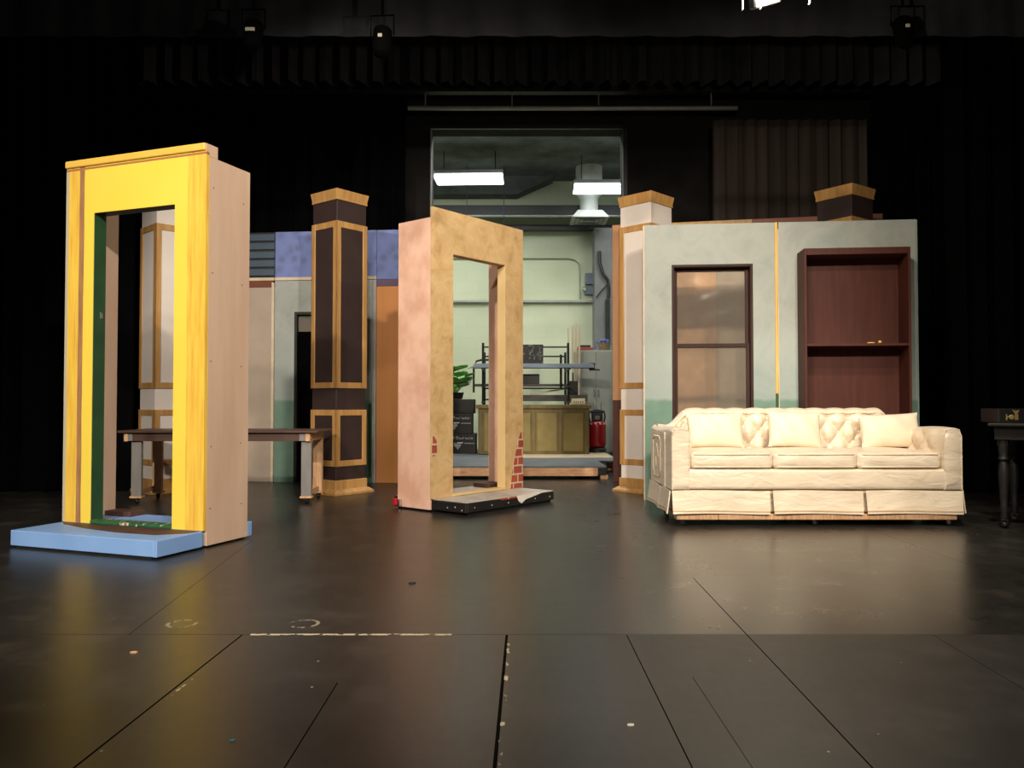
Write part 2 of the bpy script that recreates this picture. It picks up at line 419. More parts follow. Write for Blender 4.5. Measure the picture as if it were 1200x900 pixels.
def tag(o, label=None, cat=None, group=None, kind=None):
    if label: o['label'] = label
    if cat: o['category'] = cat
    if group: o['group'] = group
    if kind: o['kind'] = kind
    return o
def thing(name, label, cat, loc=(0, 0, 0), rz=0, group=None):
    o = bpy.data.objects.new(name, None); COL.objects.link(o)
    o.empty_display_size = .1
    o.location = loc; o.rotation_euler = (0, 0, rz)
    return tag(o, label, cat, group)
def struct(mb, name, mat, **k): return tag(mb.build(name, mat, **k), kind='structure')

def caster(parent, x, y, r=.022, top=.06, heading=0):
    """a swivel caster: bracket (part) with its wheel (sub-part); stands on z=0"""
    rot = Matrix.Translation((x, y, 0)) @ Matrix.Rotation(heading, 4, 'Z')
    b = MB()
    b.box(-.02, .02, -.02, .02, top - .005, top, .001, mat=rot)
    for sx in (-1, 1): b.prism([(-.012, r * .8), (.01, r * .8), (.014, top - .004), (-.016, top - .004)], 'x', sx * .014 - .001, sx * .014 + .001, mat=rot)
    c = b.build('caster', 'chrome', parent)
    w = MB(); w.lathe([(r * .55, -.011), (r * .92, -.011), (r, -.006), (r, .006), (r * .92, .011), (r * .55, .011)], 18,
                      mat=rot @ Matrix.Translation((0, 0, r)) @ Matrix.Rotation(math.pi / 2, 4, 'Y'))
    w.build('wheel', 'rubber', c, smooth=40)
    return c

# ================================================================== SETTING
struct(MB().box(-7, 7, -2.2, 14.3, -.1, 0, 0), 'floor', 'floor')
b = MB()
OX0, OX1, OZ = -.985, 1.356, 4.188
b.box(-7, OX0, 9.7, 9.95, 0, 7, 0); b.box(OX1, 7, 9.7, 9.95, 0, 7, 0); b.box(OX0, OX1, 9.7, 9.95, OZ, 7, 0)
struct(b, 'wall_back', 'dark_wall')
struct(MB().box(-7.2, -7, -2.2, 9.95, 0, 7, 0), 'wall_left', 'dark_wall')
struct(MB().box(7, 7.2, -2.2, 9.95, 0, 7, 0), 'wall_right', 'dark_wall')
struct(MB().box(-7.2, 7.2, 1.5, 9.95, 7, 7.1, 0), 'ceiling', 'dark_wall')
b = MB(); b.box(OX1 - .005, OX1 + .05, 9.66, 9.7, 0, OZ + .04, .003); b.box(OX0 - .26, OX1 + .04, 9.66, 9.7, OZ, OZ + .05, .003)
struct(b, 'trim_1', 'black_metal')
struct(MB().box(OX0 - .012, OX0 + .006, 9.66, 9.72, .0, OZ, .002), 'trim_2', 'steel_grey')  # pale strip standing in for the lit left edge of the opening
# the scene dock behind the opening
b = MB(); b.box(-3.2, 3.2, 14.1, 14.3, 0, 5.2, 0)
struct(b, 'wall_dock_back', 'block')
struct(MB().box(-3.4, -3.2, 9.95, 14.3, 0, 5.2, 0), 'wall_dock_left', 'block')
struct(MB().box(3.2, 3.4, 9.95, 14.3, 0, 5.2, 0), 'wall_dock_right', 'block')
b = MB()
b.box(-3.4, 3.4, 9.95, 14.3, 4.78, 4.9, 0)
struct(b, 'ceiling_dock', 'dark_ceiling')
b = MB(); b.prism([(-3.2, 4.46), (.08, 4.46), (.72, 4.74), (.72, 4.78), (-3.2, 4.78)], 'y', 13.75, 14.1)
struct(b, 'trim_3', 'dark_ceiling')

# ================================================================== CURTAINS
def curtain(name, x0, x1, y, z0, z1, mat, label, amp=.06, pitch=.22, seed=1, n=None, scallop=0.0):
    rnd = random.Random(seed); ph = [rnd.uniform(0, 6.3) for _ in range(4)]
    n = n or int((x1 - x0) / .025)
    def f(off):
        def g(u, v):
            x = x0 + (x1 - x0) * u
            w = math.sin(2 * math.pi * x / pitch + ph[0] + .8 * math.sin(1.3 * x + ph[1])) + .4 * math.sin(2 * math.pi * x / (pitch * .43) + ph[2])
            zb = z0 + scallop * math.sin(2 * math.pi * x / pitch + ph[3])
            return (x, y + amp * w * (1 - .35 * v) + off, zb + (z1 - zb) * v)
        return g
    mb = MB(); mb.surf(f(0), n, 10, close=f(.008))
    return tag(mb.build(name, mat, smooth=60), label, 'curtain')
curtain('leg_curtain', -6.6, -3.62, 7.7, .01, 6.6, 'velvet', 'black side curtain hanging at left of the stage behind the yellow doorway', seed=2)
curtain('leg_curtain', 4.12, 6.8, 7.6, .01, 6.6, 'velvet', 'black side curtain hanging at right of the stage behind the small table', seed=3)
curtain('backdrop_curtain', -5.6, -1.25, 9.3, .01, 4.7, 'velvet', 'black upstage curtain hanging above the blue wallpaper flats', seed=4, amp=.05)
curtain('backdrop_curtain', 2.27, 4.02, 9.0, .01, 4.06, 'velvet_grey', 'charcoal pleated drape hanging above the sage wall flats', seed=5, amp=.035, pitch=.16)
curtain('backdrop_curtain', 4.05, 6.8, 8.9, .01, 5.6, 'velvet', 'black upstage curtain at far right beyond the bookcase', seed=6)
curtain('border_curtain', -6.6, 6.8, 7.1, 4.14, 6.6, 'border_grey', 'front overhead border curtain across the top behind the floodlight', seed=8, amp=.012, pitch=.5)
curtain('border_curtain', -6.6, 6.8, 8.55, 4.3, 6.4, 'border_grey', 'rear overhead border curtain with scalloped lower hem', seed=9, amp=.06, pitch=.19, scallop=.012)
bm_ = MB(); bm_.tube([(-1.2, 9.15, 4.25), (2.6, 9.15, 4.25)], .026)
for x in (-1, 0, 1, 2.3): bm_.tube([(x, 9.15, 4.25), (x, 9.15, 4.43)], .008, 6)
tag(bm_.build('batten_pipe', 'pipe_light', smooth=40), 'long grey pipe hung level across the back above the tall opening', 'pipe')
tag(MB().box(-6.5, 6.5, 9.09, 9.2, 4.42, 4.62, .004).build('truss_beam', 'black_metal'), 'dark steel beam running across above the grey pipe', 'beam')

# ================================================================== DOORWAY UNITS
def doorway_unit(parent, x0, x1, oa, ob_, T, T2, tt, D, p, oz, jd, mats, opts):
    """a free-standing stage doorway: front panel across x0..x1 with an opening oa..ob_, side returns, linings.
    front face is y=0, audience is -y."""
    f = MB()
    f.box(x0, oa, 0, tt, p, T, 0); f.box(ob_, x1, 0, tt, p, T, 0); f.box(oa, ob_, 0, tt, oz, T, 0)
    f.build('front_panel', mats['front'], parent)
    for side, xs, z in (('l', x0, opts.get('zl', 0)), ('r', x1, opts.get('zr', 0))):
        xa, xb = (xs, xs + .022) if side == 'l' else (xs - .022, xs)
        s = MB()
        # the return board passes outside the platform, down to the floor
        s.box(xa, xb, tt + .0005, D, z, T2, .002)
        s.build('side_panel', mats['side'], parent)
    j = MB(); j.box(oa - .02, oa - .0005, tt + .0005, jd, p, oz + .02, .001); j.box(oa - .012, oa - .0005, .004, tt, p, oz, .001)
    lw = MB(); lw.box(oa - .019, oa + .001, .004, jd, p, oz - .001, .001)
    lw.build('jamb', mats['jamb'], parent)
    j.bm.free()
    rw = MB(); rw.box(ob_ - .001, ob_ + .019, .004, jd, p, oz - .001, .001)
    rw.build('jamb', mats['jamb'], parent)
    MB().box(oa - .019, ob_ + .019, .004, jd, oz - .001, oz + .019, .001).build('lintel', mats['lintel'], parent)
    MB().box(oa + .002, ob_ - .002, -.01, jd, p, p + .018, .004).build('threshold', mats['sill'], parent)

# --- yellow doorway, left
PHI_L = R(159.6715) - math.pi
YD = thing('stage_doorway', 'tall yellow painted stage doorway on a low sky blue platform', 'doorway', (-1.797, 4.670, 0), PHI_L)
doorway_unit(YD, -1.104, 0, -.870, -.231, 2.335, 2.307, .026, .394, .104, 2.036, .095,
             dict(front='yellow', side='tan_ply', jamb='green_paint', lintel='black_paint', sill='green_chip'), dict(zl=.104, zr=.012))
b = MB(); b.box(-1.106, -.003, -.014, .098, 2.335, 2.381, .008, 2)
b.build('head_moulding', 'yellow_trim', YD)
MB().box(-.003, .0, .0, .098, 2.307, 2.379, .001).build('moulding_end', 'tan_ply', YD)
MB().box(-.022, 0, .0, .026, .012, 2.334, .0015).build('corner_strip', 'yellow_trim', YD) if False else None
pl = MB(); pl.box(-1.099, -.0235, -.352, .44, .012, .102, .004)
plo = pl.build('platform', 'blue_paint', YD)
MB().box(-.0235, -.001, -.352, -.001, .012, .102, .003).build('platform_end', 'blue_paint', YD)
MB().box(-.0225, .0, .396, .437, .012, .102, .003).build('platform_end', 'blue_paint', YD)
MB().box(-1.07, -.05, -.34, .42, .0, .0125, 0).build('platform_skid', 'black_paint', YD)
# bare brown patch worn in front of the doorway (curved outline)
pts = [(-1.09, -.012), (-.02, -.012), (-.03, -.09), (-.16, -.20), (-.45, -.205), (-.75, -.15), (-1.0, -.075)]
MB().prism(pts, 'z', .1015, .1035).build('worn_patch', 'brown_ply', YD)
MB().box(-1.08, -.86, .30, .43, .102, .135, .003).build('rear_block', 'brown_ply', YD)
MB().box(-.2, -.024, .33, .43, .102, .135, .003).build('rear_block', 'brown_ply', YD)
MB().box(-.8705, -.866, .055, .075, 1.38, 1.42, .001).build('strike_plate', 'chrome', YD)
b = MB()
for z in (.25, .6, 1.1, 1.6, 2.1):
    for y in (.06, .33):
        b.lathe([(.004, 0), (.004, .0015), (.002, .002)], 8, mat=Matrix.Translation((-.0003, y + random.uniform(-.01, .01), z + random.uniform(-.03, .03))) @ Matrix.Rotation(math.pi / 2, 4, 'Y'))
b.build('screw_heads', 'black_metal', YD)

# --- tan doorway, centre
PHI_C = R(50.631)
TD = thing('stage_doorway', 'tan sponged stage doorway with painted brick patches on a black edged platform', 'doorway', (-.624, 6.233, 0), PHI_C)
doorway_unit(TD, 0, 1.138, .238, .893, 2.391, 2.309, .02, .388, .101, 2.046, .09,
             dict(front='tan_sponge', side='pink_ply', jamb='tan_jamb', lintel='tan_sponge', sill='tan_jamb'), dict(zl=.015, zr=.101))
MB().box(.0225, 1.109, -.36, .43, .022, .094, .003).build('platform', 'black_paint', TD)
MB().box(.0, .0225, -.36, -.001, .022, .094, .003).build('platform_end', 'black_paint', TD)
MB().box(.0, .0222, .391, .43, .022, .094, .003).build('platform_end', 'black_paint', TD)
MB().box(.04, 1.09, -.34, .42, .0, .0225, 0).build('platform_skid', 'black_paint', TD)
MB().box(.024, 1.106, -.357, .425, .0942, .0995, .001).build('platform_top', 'platform_white', TD)
# torn flap of the white covering over the front edge
fl = MB(); fl.prism([(.60, .099), (.95, .099), (.80, .074), (.72, .062), (.665, .034), (.63, .052)], 'y', -.3635, -.3605)
fl.build('torn_covering', 'paper', TD)
MB().prism([(.37, .096), (.62, .098), (.60, .085), (.42, .082)], 'y', -.3625, -.3605).build('torn_backing', 'brick', TD)
MB().box(.90, 1.10, .19, .38, .1, .135, .003).build('rear_block', 'brown_ply', TD)
# painted brick patches
pr = [(.965, .102), (1.137, .102), (1.137, .60), (1.10, .585), (1.06, .50), (1.02, .36), (.985, .25)]
MB().prism(pr, 'y', -.0022, .0).build('brick_patch', 'brick', TD)
po = [(.001, .43), (.03, .435), (.055, .46), (.062, .50), (.05, .555), (.025, .585), (.001, .595)]
MB().prism(po, 'y', -.0022, .0).build('brick_patch', 'brick', TD)
MB().box(.8925, .8945, .03, .045, 1.76, 1.83, .001).build('strike_plate', 'chrome', TD)
b = MB()
for x in (.035, .075, .11): b.lathe([(.005, 0), (.005, .001), (.003, .002)], 8, mat=Matrix.Translation((-.0001, -.1 - x * 2, .05 + .02 * math.sin(x * 90))) @ Matrix.Rotation(-math.pi / 2, 4, 'Y'))
for x in (.1, .3, .5, .7, .85, 1.05): b.lathe([(.005, 0), (.005, .001), (.003, .002)], 8, mat=Matrix.Translation((x, -.3601, .055)) @ Matrix.Rotation(math.pi / 2, 4, 'X'))
b.build('screw_heads', 'paper', TD)
bl = MB(); bl.box(-.03, -.004, .33, .40, .02, .075, .004); bl.build('latch_bracket', 'chrome', TD)
MB().box(-.05, -.03, .36, .395, .03, .085, .006, 2).build('release_lever', 'red_plastic', TD)

# ================================================================== COLUMNS
def column(label, x, y, th, body, panel, trim, cap_mat='ochre_trim', rounded=False):
    w = .384
    c = Vector((x, y, 0)) + Vector((math.cos(th) - math.sin(th), math.sin(th) + math.cos(th), 0)) * (w / 2)
    C_ = thing('stage_column', label, 'column', c, th, 'square panelled stage columns')
    h = .176
    MB().box(-h, h, -h, h, .06, 2.74, .003).build('shaft', body, C_)
    # crown: flared cap with a fillet
    m = MB(); a0, a1 = .182, .196
    t = bmesh.new(); bmesh.ops.create_cube(t, size=1)
    for v in t.verts:
        k = a1 if v.co.z > 0 else a0
        v.co = Vector((math.copysign(k, v.co.x), math.copysign(k, v.co.y), 2.836 if v.co.z > 0 else 2.748))
    bmesh.ops.bevel(t, geom=list(t.edges), offset=.003, segments=1, affect='EDGES')
    m.add(t); m.box(-.186, .186, -.186, .186, 2.736, 2.752, .003)
    m.build('cap', cap_mat, C_)
    def frame(z0, z1, top, bot):
        f = MB(); o = .187; s = .055
        for k in range(4):
            r = Matrix.Rotation(k * math.pi / 2, 4, 'Z')
            f.box(-o, -o + s, -o, -h + .001, z0, z1, .003, mat=r); f.box(o - s, o, -o, -h + .001, z0, z1, .003, mat=r)
            f.box(-o + s, o - s, -o + .001, -h + .001, z1 - top, z1, .003, mat=r); f.box(-o + s, o - s, -o + .001, -h + .001, z0, z0 + bot, .003, mat=r)
        return f.build('panel_frame', trim, C_)
    frame(.985, 2.54, .06, .055); frame(.26, .785, .055, .055)
    def insets(z0, z1):
        g = MB(); 
        for k in range(4):
            g.box(-.131, .131, -h - .003, -h + .001, z0, z1, .002, mat=Matrix.Rotation(k * math.pi / 2, 4, 'Z'))
        return g.build('inset_panel', panel, C_)
    insets(1.04, 2.48); insets(.315, .73)
    # plinth with sloping toe
    q = MB(); q.box(-.192, .192, -.192, .192, .03, .135, .004); 
    t = bmesh.new(); bmesh.ops.create_cube(t, size=1)
    for v in t.verts:
        k = .198 if v.co.z > 0 else .238
        v.co = Vector((math.copysign(k, v.co.x), math.copysign(k, v.co.y), .052 if v.co.z > 0 else .022))
    q.add(t); q.box(-.238, .238, -.238, .238, 0, .0222, .002)
    q.build('plinth', cap_mat, C_)
    return C_
column('dark plum stage column with ochre trim standing between the two doorways', -1.617, 7.341, R(51.52), 'plum', 'plum', 'ochre_trim')
column('white panelled stage column beside the loading opening, partly behind the sage wall', 1.301, 7.430, R(45.77), 'white_panel', 'white_panel', 'ochre_trim')
column('dark plum stage column topping out behind the bookcase wall at right', 3.070, 7.171, R(35.85), 'plum', 'plum', 'ochre_trim')
column('white panelled stage column seen through the yellow doorway behind the long table', -3.335, 7.45, R(46), 'white_panel', 'white_panel', 'ochre_trim')

# ================================================================== BACK LEFT FLATS
def fl_pt(px): 
    t = (px - 294) / (467 - 294); 
    Yl, Yr = 8.65, 8.50
    A = V(294, 400, Yl); B = V(467, 400, Yr)
    d = (B - A); d.z = 0; A.z = 0
    # intersection of pixel ray with the flats' line
    a = (px - 600) / F_PX
    k = a / math.cos(PITCH)
    s = (k * A.y - A.x) / (d.x - k * d.y)
    return A + d * s
FA = math.atan2(8.50 - 8.65, V(467, 400, 8.5).x - V(294, 400, 8.65).x)
def flat_thing(px0, px1, label):
    A = fl_pt(px0); B = fl_pt(px1)
    return thing('wall_flat', label, 'stage flat', A, FA), (B - A).length - .004
ZT, ZR = 2.70, 2.17
W1, L1 = flat_thing(236, 321.5, 'beige wall flat topped with slate blue louvre slats at far left')
MB().box(0, L1, 0, .04, .0, ZR - .07, .002).build('lower_panel', 'beige_wall', W1)
MB().box(0, L1 - .012, -.006, .04, ZR - .069, ZR - .0, .002).build('head_strip', 'redbrown', W1)
MB().box(L1 - .03, L1 - .002, -.012, 0, .0, ZR - .02, .002).build('edge_strip', 'cream_rail', W1)
MB().box(0, L1, -.014, .04, ZR + .001, ZR + .034, .003).build('rail', 'cream_rail', W1)
MB().box(0, L1, .01, .04, ZR + .035, ZT, .002).build('upper_panel', 'black_paint', W1)
for k in range(5):
    z = ZR + .058 + k * .0945
    MB().box(.0, L1 - .004, -.006, .012, z, z + .072, .004).build('louvre_slat', 'slate', W1)
W2, L2 = flat_thing(321.5, 441, 'sage wall flat with a dark doorway below blue floral wallpaper')
dx0 = (fl_pt(344.5) - fl_pt(321.5)).length; dx1 = (fl_pt(424) - fl_pt(321.5)).length; dz = 1.83
f = MB(); f.box(0, dx0, 0, .04, 0, ZR, 0); f.box(dx1, L2, 0, .04, 0, ZR, 0); f.box(dx0, dx1, 0, .04, dz, ZR, 0)
f.build('lower_panel', 'sage', W2)
MB().box(0, L2, -.014, .04, ZR + .001, ZR + .034, .003).build('rail', 'cream_rail', W2)
MB().box(0, L2, 0, .04, ZR + .035, ZT, .002).build('upper_panel', 'wallpaper', W2)
f = MB(); f.box(dx0, dx0 + .03, -.004, .042, 0, dz, .002); f.box(dx1 - .03, dx1, -.004, .042, 0, dz, .002); f.box(dx0 + .03, dx1 - .03, -.004, .042, dz - .03, dz, .002)
f.build('door_lining', 'black_paint', W2)
MB().box(dx0 + .02, dx1 - .02, .05, .07, dz - .21, dz, .002).build('transom_board', pmat('taupe board', (120, 112, 102), .8), W2)
MB().box(dx0 + .02, dx1 - .02, .06, .07, 0, dz - .211, .002).build('black_backing', 'velvet', W2)  # plain black sheet closing the opening below the transom board
MB().box(L2 - .04, L2, -.012, -.0005, 0, ZR - .02, .002).build('edge_strip', 'grey_strip', W2)
MB().box(L2 - .075, L2 - .05, -.01, -.0005, .06, .84, .002).build('green_batten', 'green_paint', W2)
W3, L3 = flat_thing(441, 500, 'orange wall flat with mauve head strip below blue wallpaper')
MB().box(0, L3, 0, .04, 0, ZR - .075, .002).build('lower_panel', 'orange_wall', W3)
MB().box(0, L3, -.004, .04, ZR - .074, ZR, .002).build('head_strip', 'mauve', W3)
MB().box(0, L3, 0, .04, ZR + .002, ZT, .002).build('upper_panel', 'wallpaper', W3)

# ================================================================== REAR RIGHT FLAT (behind the sage wall)
ra, rb = Vector((1.085, 8.595, 0)), Vector((3.75, 8.05, 0))
RA = math.atan2(rb.y - ra.y, rb.x - ra.x)
RF = thing('wall_flat', 'tall peach and grey wall flat standing behind the windowed sage wall', 'stage flat', ra, RA)
def peach_m():
    m, nt, bs = newmat('peach paint over a brown base')
    bs.inputs['Roughness'].default_value = .75
    tc = nt.nodes.new('ShaderNodeTexCoord'); sx = nt.nodes.new('ShaderNodeSeparateXYZ'); nt.links.new(tc.outputs['Object'], sx.inputs[0])
    g = N(nt, 'ShaderNodeMath', operation='LESS_THAN'); nt.links.new(sx.outputs[2], g.inputs[0]); g.inputs[1].default_value = .88
    c1 = ramp(nt, noise(nt, 3, coords(nt, (4, 4, .6)), 3), [(.3, hexc(226, 170, 124)), (.7, hexc(210, 154, 108))])
    nt.links.new(mix(nt, g.outputs[0], c1, hexc(98, 58, 48)), bs.inputs['Base Color'])
    return m
M['peach'] = peach_m()
RL = (rb - ra).length
MB().box(0, .09, -.02, .05, 0, 2.765, .002).build('end_post', 'peach', RF)
MB().box(.0905, 1.08, 0, .04, 0, 2.70, .002).build('peach_panel', pmat('peach panel paint', (224, 174, 130), .75), RF)
MB().box(1.0805, RL, .002, .04, 0, 2.70, .002).build('grey_panel', pmat('warm grey paint', (178, 164, 146), .75), RF)
MB().box(.0905, 1.45, -.012, .045, 2.70, 2.765, .003).build('top_rail', 'ochre_trim', RF)
MB().box(1.4505, RL, -.012, .045, 2.70, 2.765, .003).build('top_rail', pmat('reddish rail', (150, 96, 78), .6), RF)

# ================================================================== SAGE WALL (two flats) + window + bookcase
FW = R(-5.755); FO = Vector((1.169, 7.03, 0)); FWL = 2.293; FZ = 2.418
wx0, wx1, wz1, wz0 = .236, .932, 2.062, .55
SA = thing('wall_flat', 'sage green wall flat with brown sash window behind the sofa', 'stage flat', FO, FW)
f = MB(); f.box(0, wx0, 0, .03, 0, FZ, 0); f.box(wx1, 1.118, 0, .03, 0, FZ, 0); f.box(wx0, wx1, 0, .03, wz1, FZ, 0); f.box(wx0, wx1, 0, .03, 0, wz0, 0)
f.build('panel', 'sage', SA)
MB().box(-.012, -.0005, .002, .03, 0, FZ - .002, .001).build('edge_strip', 'cream_rail', SA)
MB().box(1.1185, 1.141, -.008, .03, .93, FZ, .002).build('seam_batten', 'yellow_edge', SA)
MB().box(1.1185, 1.141, -.006, .03, 0, .929, .002).build('seam_batten_foot', 'green_paint', SA)
wf = MB()
wf.box(wx0, wx0 + .022, -.004, .11, wz0, wz1, .002); wf.box(wx1 - .022, wx1, -.004, .11, wz0, wz1, .002)
wf.box(wx0 + .022, wx1 - .022, -.004, .11, wz1 - .022, wz1, .002); wf.box(wx0 + .022, wx1 - .022, -.004, .11, wz0, wz0 + .03, .002)
WF = wf.build('window_frame', 'dark_frame', SA)
zc = 1.355
def sash(y0, z0, z1, hb, ht):
    s = MB(); a, c = wx0 + .023, wx1 - .023
    s.box(a, a + .03, y0, y0 + .03, z0, z1, .002); s.box(c - .03, c, y0, y0 + .03, z0, z1, .002)
    s.box(a + .03, c - .03, y0, y0 + .03, z1 - ht, z1, .002); s.box(a + .03, c - .03, y0, y0 + .03, z0, z0 + hb, .002)
    return s
sash(.075, zc - .018, wz1 - .023, .036, .028).build('upper_sash', 'dark_frame', WF)
sash(.042, wz0 + .031, zc + .016, .04, .034).build('lower_sash', 'dark_frame', WF)
def pane(z0, z1, y, amp):
    a, c = wx0 + .05, wx1 - .05
    def g(off):
        return lambda u, v: (a + (c - a) * u, y + off + amp * (math.sin(9 * u + 4 * v * v) * .5 + math.sin(23 * v - 6 * u) * .25) * math.sin(math.pi * u) * math.sin(math.pi * v), z0 + (z1 - z0) * v)
    m = MB(); m.surf(g(0), 24, 24, close=g(.0008)); return m
pane(zc + .01, wz1 - .045, .09, .006).build('pane', 'plastic', WF, smooth=60)
pane(wz0 + .06, zc - .01, .057, .002).build('pane', 'plastic', WF, smooth=60)
SB = thing('wall_flat', 'sage green wall flat carrying the dark bookcase at right', 'stage flat', FO, FW)
MB().box(1.15, FWL, -.004, .03, 0, FZ, .002).build('panel', 'sage', SB)
MB().box(1.1425, 1.1495, -.007, .03, 0, FZ - .06, .001).build('edge_strip', 'cream_rail', SB)
MB().box(FWL + .0005, FWL + .012, .0, .03, 0, FZ - .002, .001).build('end_strip', pmat('teal edge', (150, 178, 168), .7), SB)

BK = thing('bookcase', 'dark mahogany open bookcase with one shelf against the sage wall', 'bookcase', FO + Vector((math.cos(FW), math.sin(FW), 0)) * 1.305 + Vector((-math.sin(FW), math.cos(FW), 0)) * -.236, FW)
bw, bd, bh, t_ = .853, .23, 2.142, .02
MB().box(0, t_, 0, bd, 0, bh, .002).build('side', 'mahogany', BK)
MB().box(bw - t_, bw, 0, bd, 0, bh, .002).build('side', 'mahogany', BK)
MB().box(t_ + .0005, bw - t_ - .0005, .0, bd, bh - .055, bh, .002).build('top', 'mahogany', BK)
MB().box(t_ + .0005, bw - t_ - .0005, bd - .012, bd, .08, bh - .0555, .001).build('back_panel', 'mahogany', BK)
MB().box(t_ + .0005, bw - t_ - .0005, 0, bd - .0125, 1.322, 1.344, .002).build('shelf', 'mahogany', BK)
MB().box(t_ + .0005, bw - t_ - .0005, 0, bd - .0125, .68, .70, .002).build('shelf', 'mahogany', BK)
MB().box(t_ + .0005, bw - t_ - .0005, .02, bd, 0, .0795, .002).build('kick_board', 'mahogany', BK)
bp = BK.matrix_basis if False else Matrix.Translation(BK.location) @ Matrix.Rotation(FW, 4, 'Z')
s1 = thing('tape_scrap', 'small yellow scrap lying on the bookcase shelf edge', 'scrap', bp @ Vector((.51, .012, 1.3441)), FW)
MB().box(0, .055, 0, .02, 0, .009, .002).build('strip', 'yellow_edge', s1)
m = MB(); m.lathe([(.004, 0), (.013, .003), (.015, .011), (.011, .02), (.003, .023)], 14, mat=Matrix.Translation((.1, .012, 0))); m.build('curl', 'yellow_edge', s1, smooth=60)

# ================================================================== SOFA
SX0, SX1, SY, SD = 1.10, 3.10, 5.53, .82
SW = SX1 - SX0
SOFA = thing('sofa', 'cream satin three seat sofa with tufted back and pleated skirt', 'sofa', (SX0, SY, 0))
zb = .088   # underside of the skirt above the floor (on the wheeled board)
aw = .125
MB().box(.03, SW - .03, .03, SD - .02, .092, .26, .01).build('base', 'satin', SOFA)
MB().box(aw * .45, SW - aw * .45, -.012, .10, .252, .392, .022, 4).build('front_rail', 'satin', SOFA, smooth=50)
# skirt: three flaring panels in front, two on each side, ribbon band near the hem
def skirt_panel(x0, x1, nm='skirt_panel', side=None):
    def f(off):
        def g(u, v):
            z = zb + (.246 - zb) * v
            fl = .014 * (1 - v) ** 1.2 + .007 * math.sin(u * math.pi * 2 + 1) * (1 - v)
            e = .012 * (1 - v)
            xx = (x0 + e * .4) + (x1 - x0 - e * .8) * u
            return (xx, -.014 - fl + off, z + .003 * math.sin(u * 5)) 
        return g
    m = MB(); m.surf(f(0), 30, 8, close=f(.008))
    mt = side
    o = None
    if mt is not None: bmesh.ops.transform(m.bm, matrix=mt, verts=m.bm.verts)
    o = m.build(nm, 'satin', SOFA, smooth=60)
    r = MB()
    def q(off):
        def g(u, v):
            p = Vector(f(-.003)(u, .09 + .05 * v)); p.y += off; return p
        return g
    r.surf(q(0), 30, 1, close=q(.002))
    if mt is not None: bmesh.ops.transform(r.bm, matrix=mt, verts=r.bm.verts)
    r.build('ribbon', 'satin_band', o)
for a, c in ((.0, .675), (.695, 1.315), (1.335, 2.0)): skirt_panel(a, c)
ML = Matrix.Translation((0, 0, 0)) @ Matrix.Rotation(-math.pi / 2, 4, 'Z')      # left side: local x -> -y
for a, c in ((-.80, -.34), (-.32, 0)):
    skirt_panel(a, c, side=Matrix.Translation((.0, 0, 0)) @ Matrix.Rotation(-math.pi / 2, 4, 'Z'))
for a, c in ((.0, .32), (.34, .80)):
    skirt_panel(a, c, side=Matrix.Translation((SW, 0, 0)) @ Matrix.Rotation(math.pi / 2, 4, 'Z'))

def smoothstep(a, b, x):
    t = max(0, min(1, (x - a) / (b - a))); return t * t * (3 - 2 * t)
def tuft(a, c):
    """diamond tufting: 0 at the buttons/folds, 1 on the pillows"""
    p = abs(math.sin(math.pi * (a + c) / 2)); q = abs(math.sin(math.pi * (a - c) / 2))
    return (p * q) ** .5
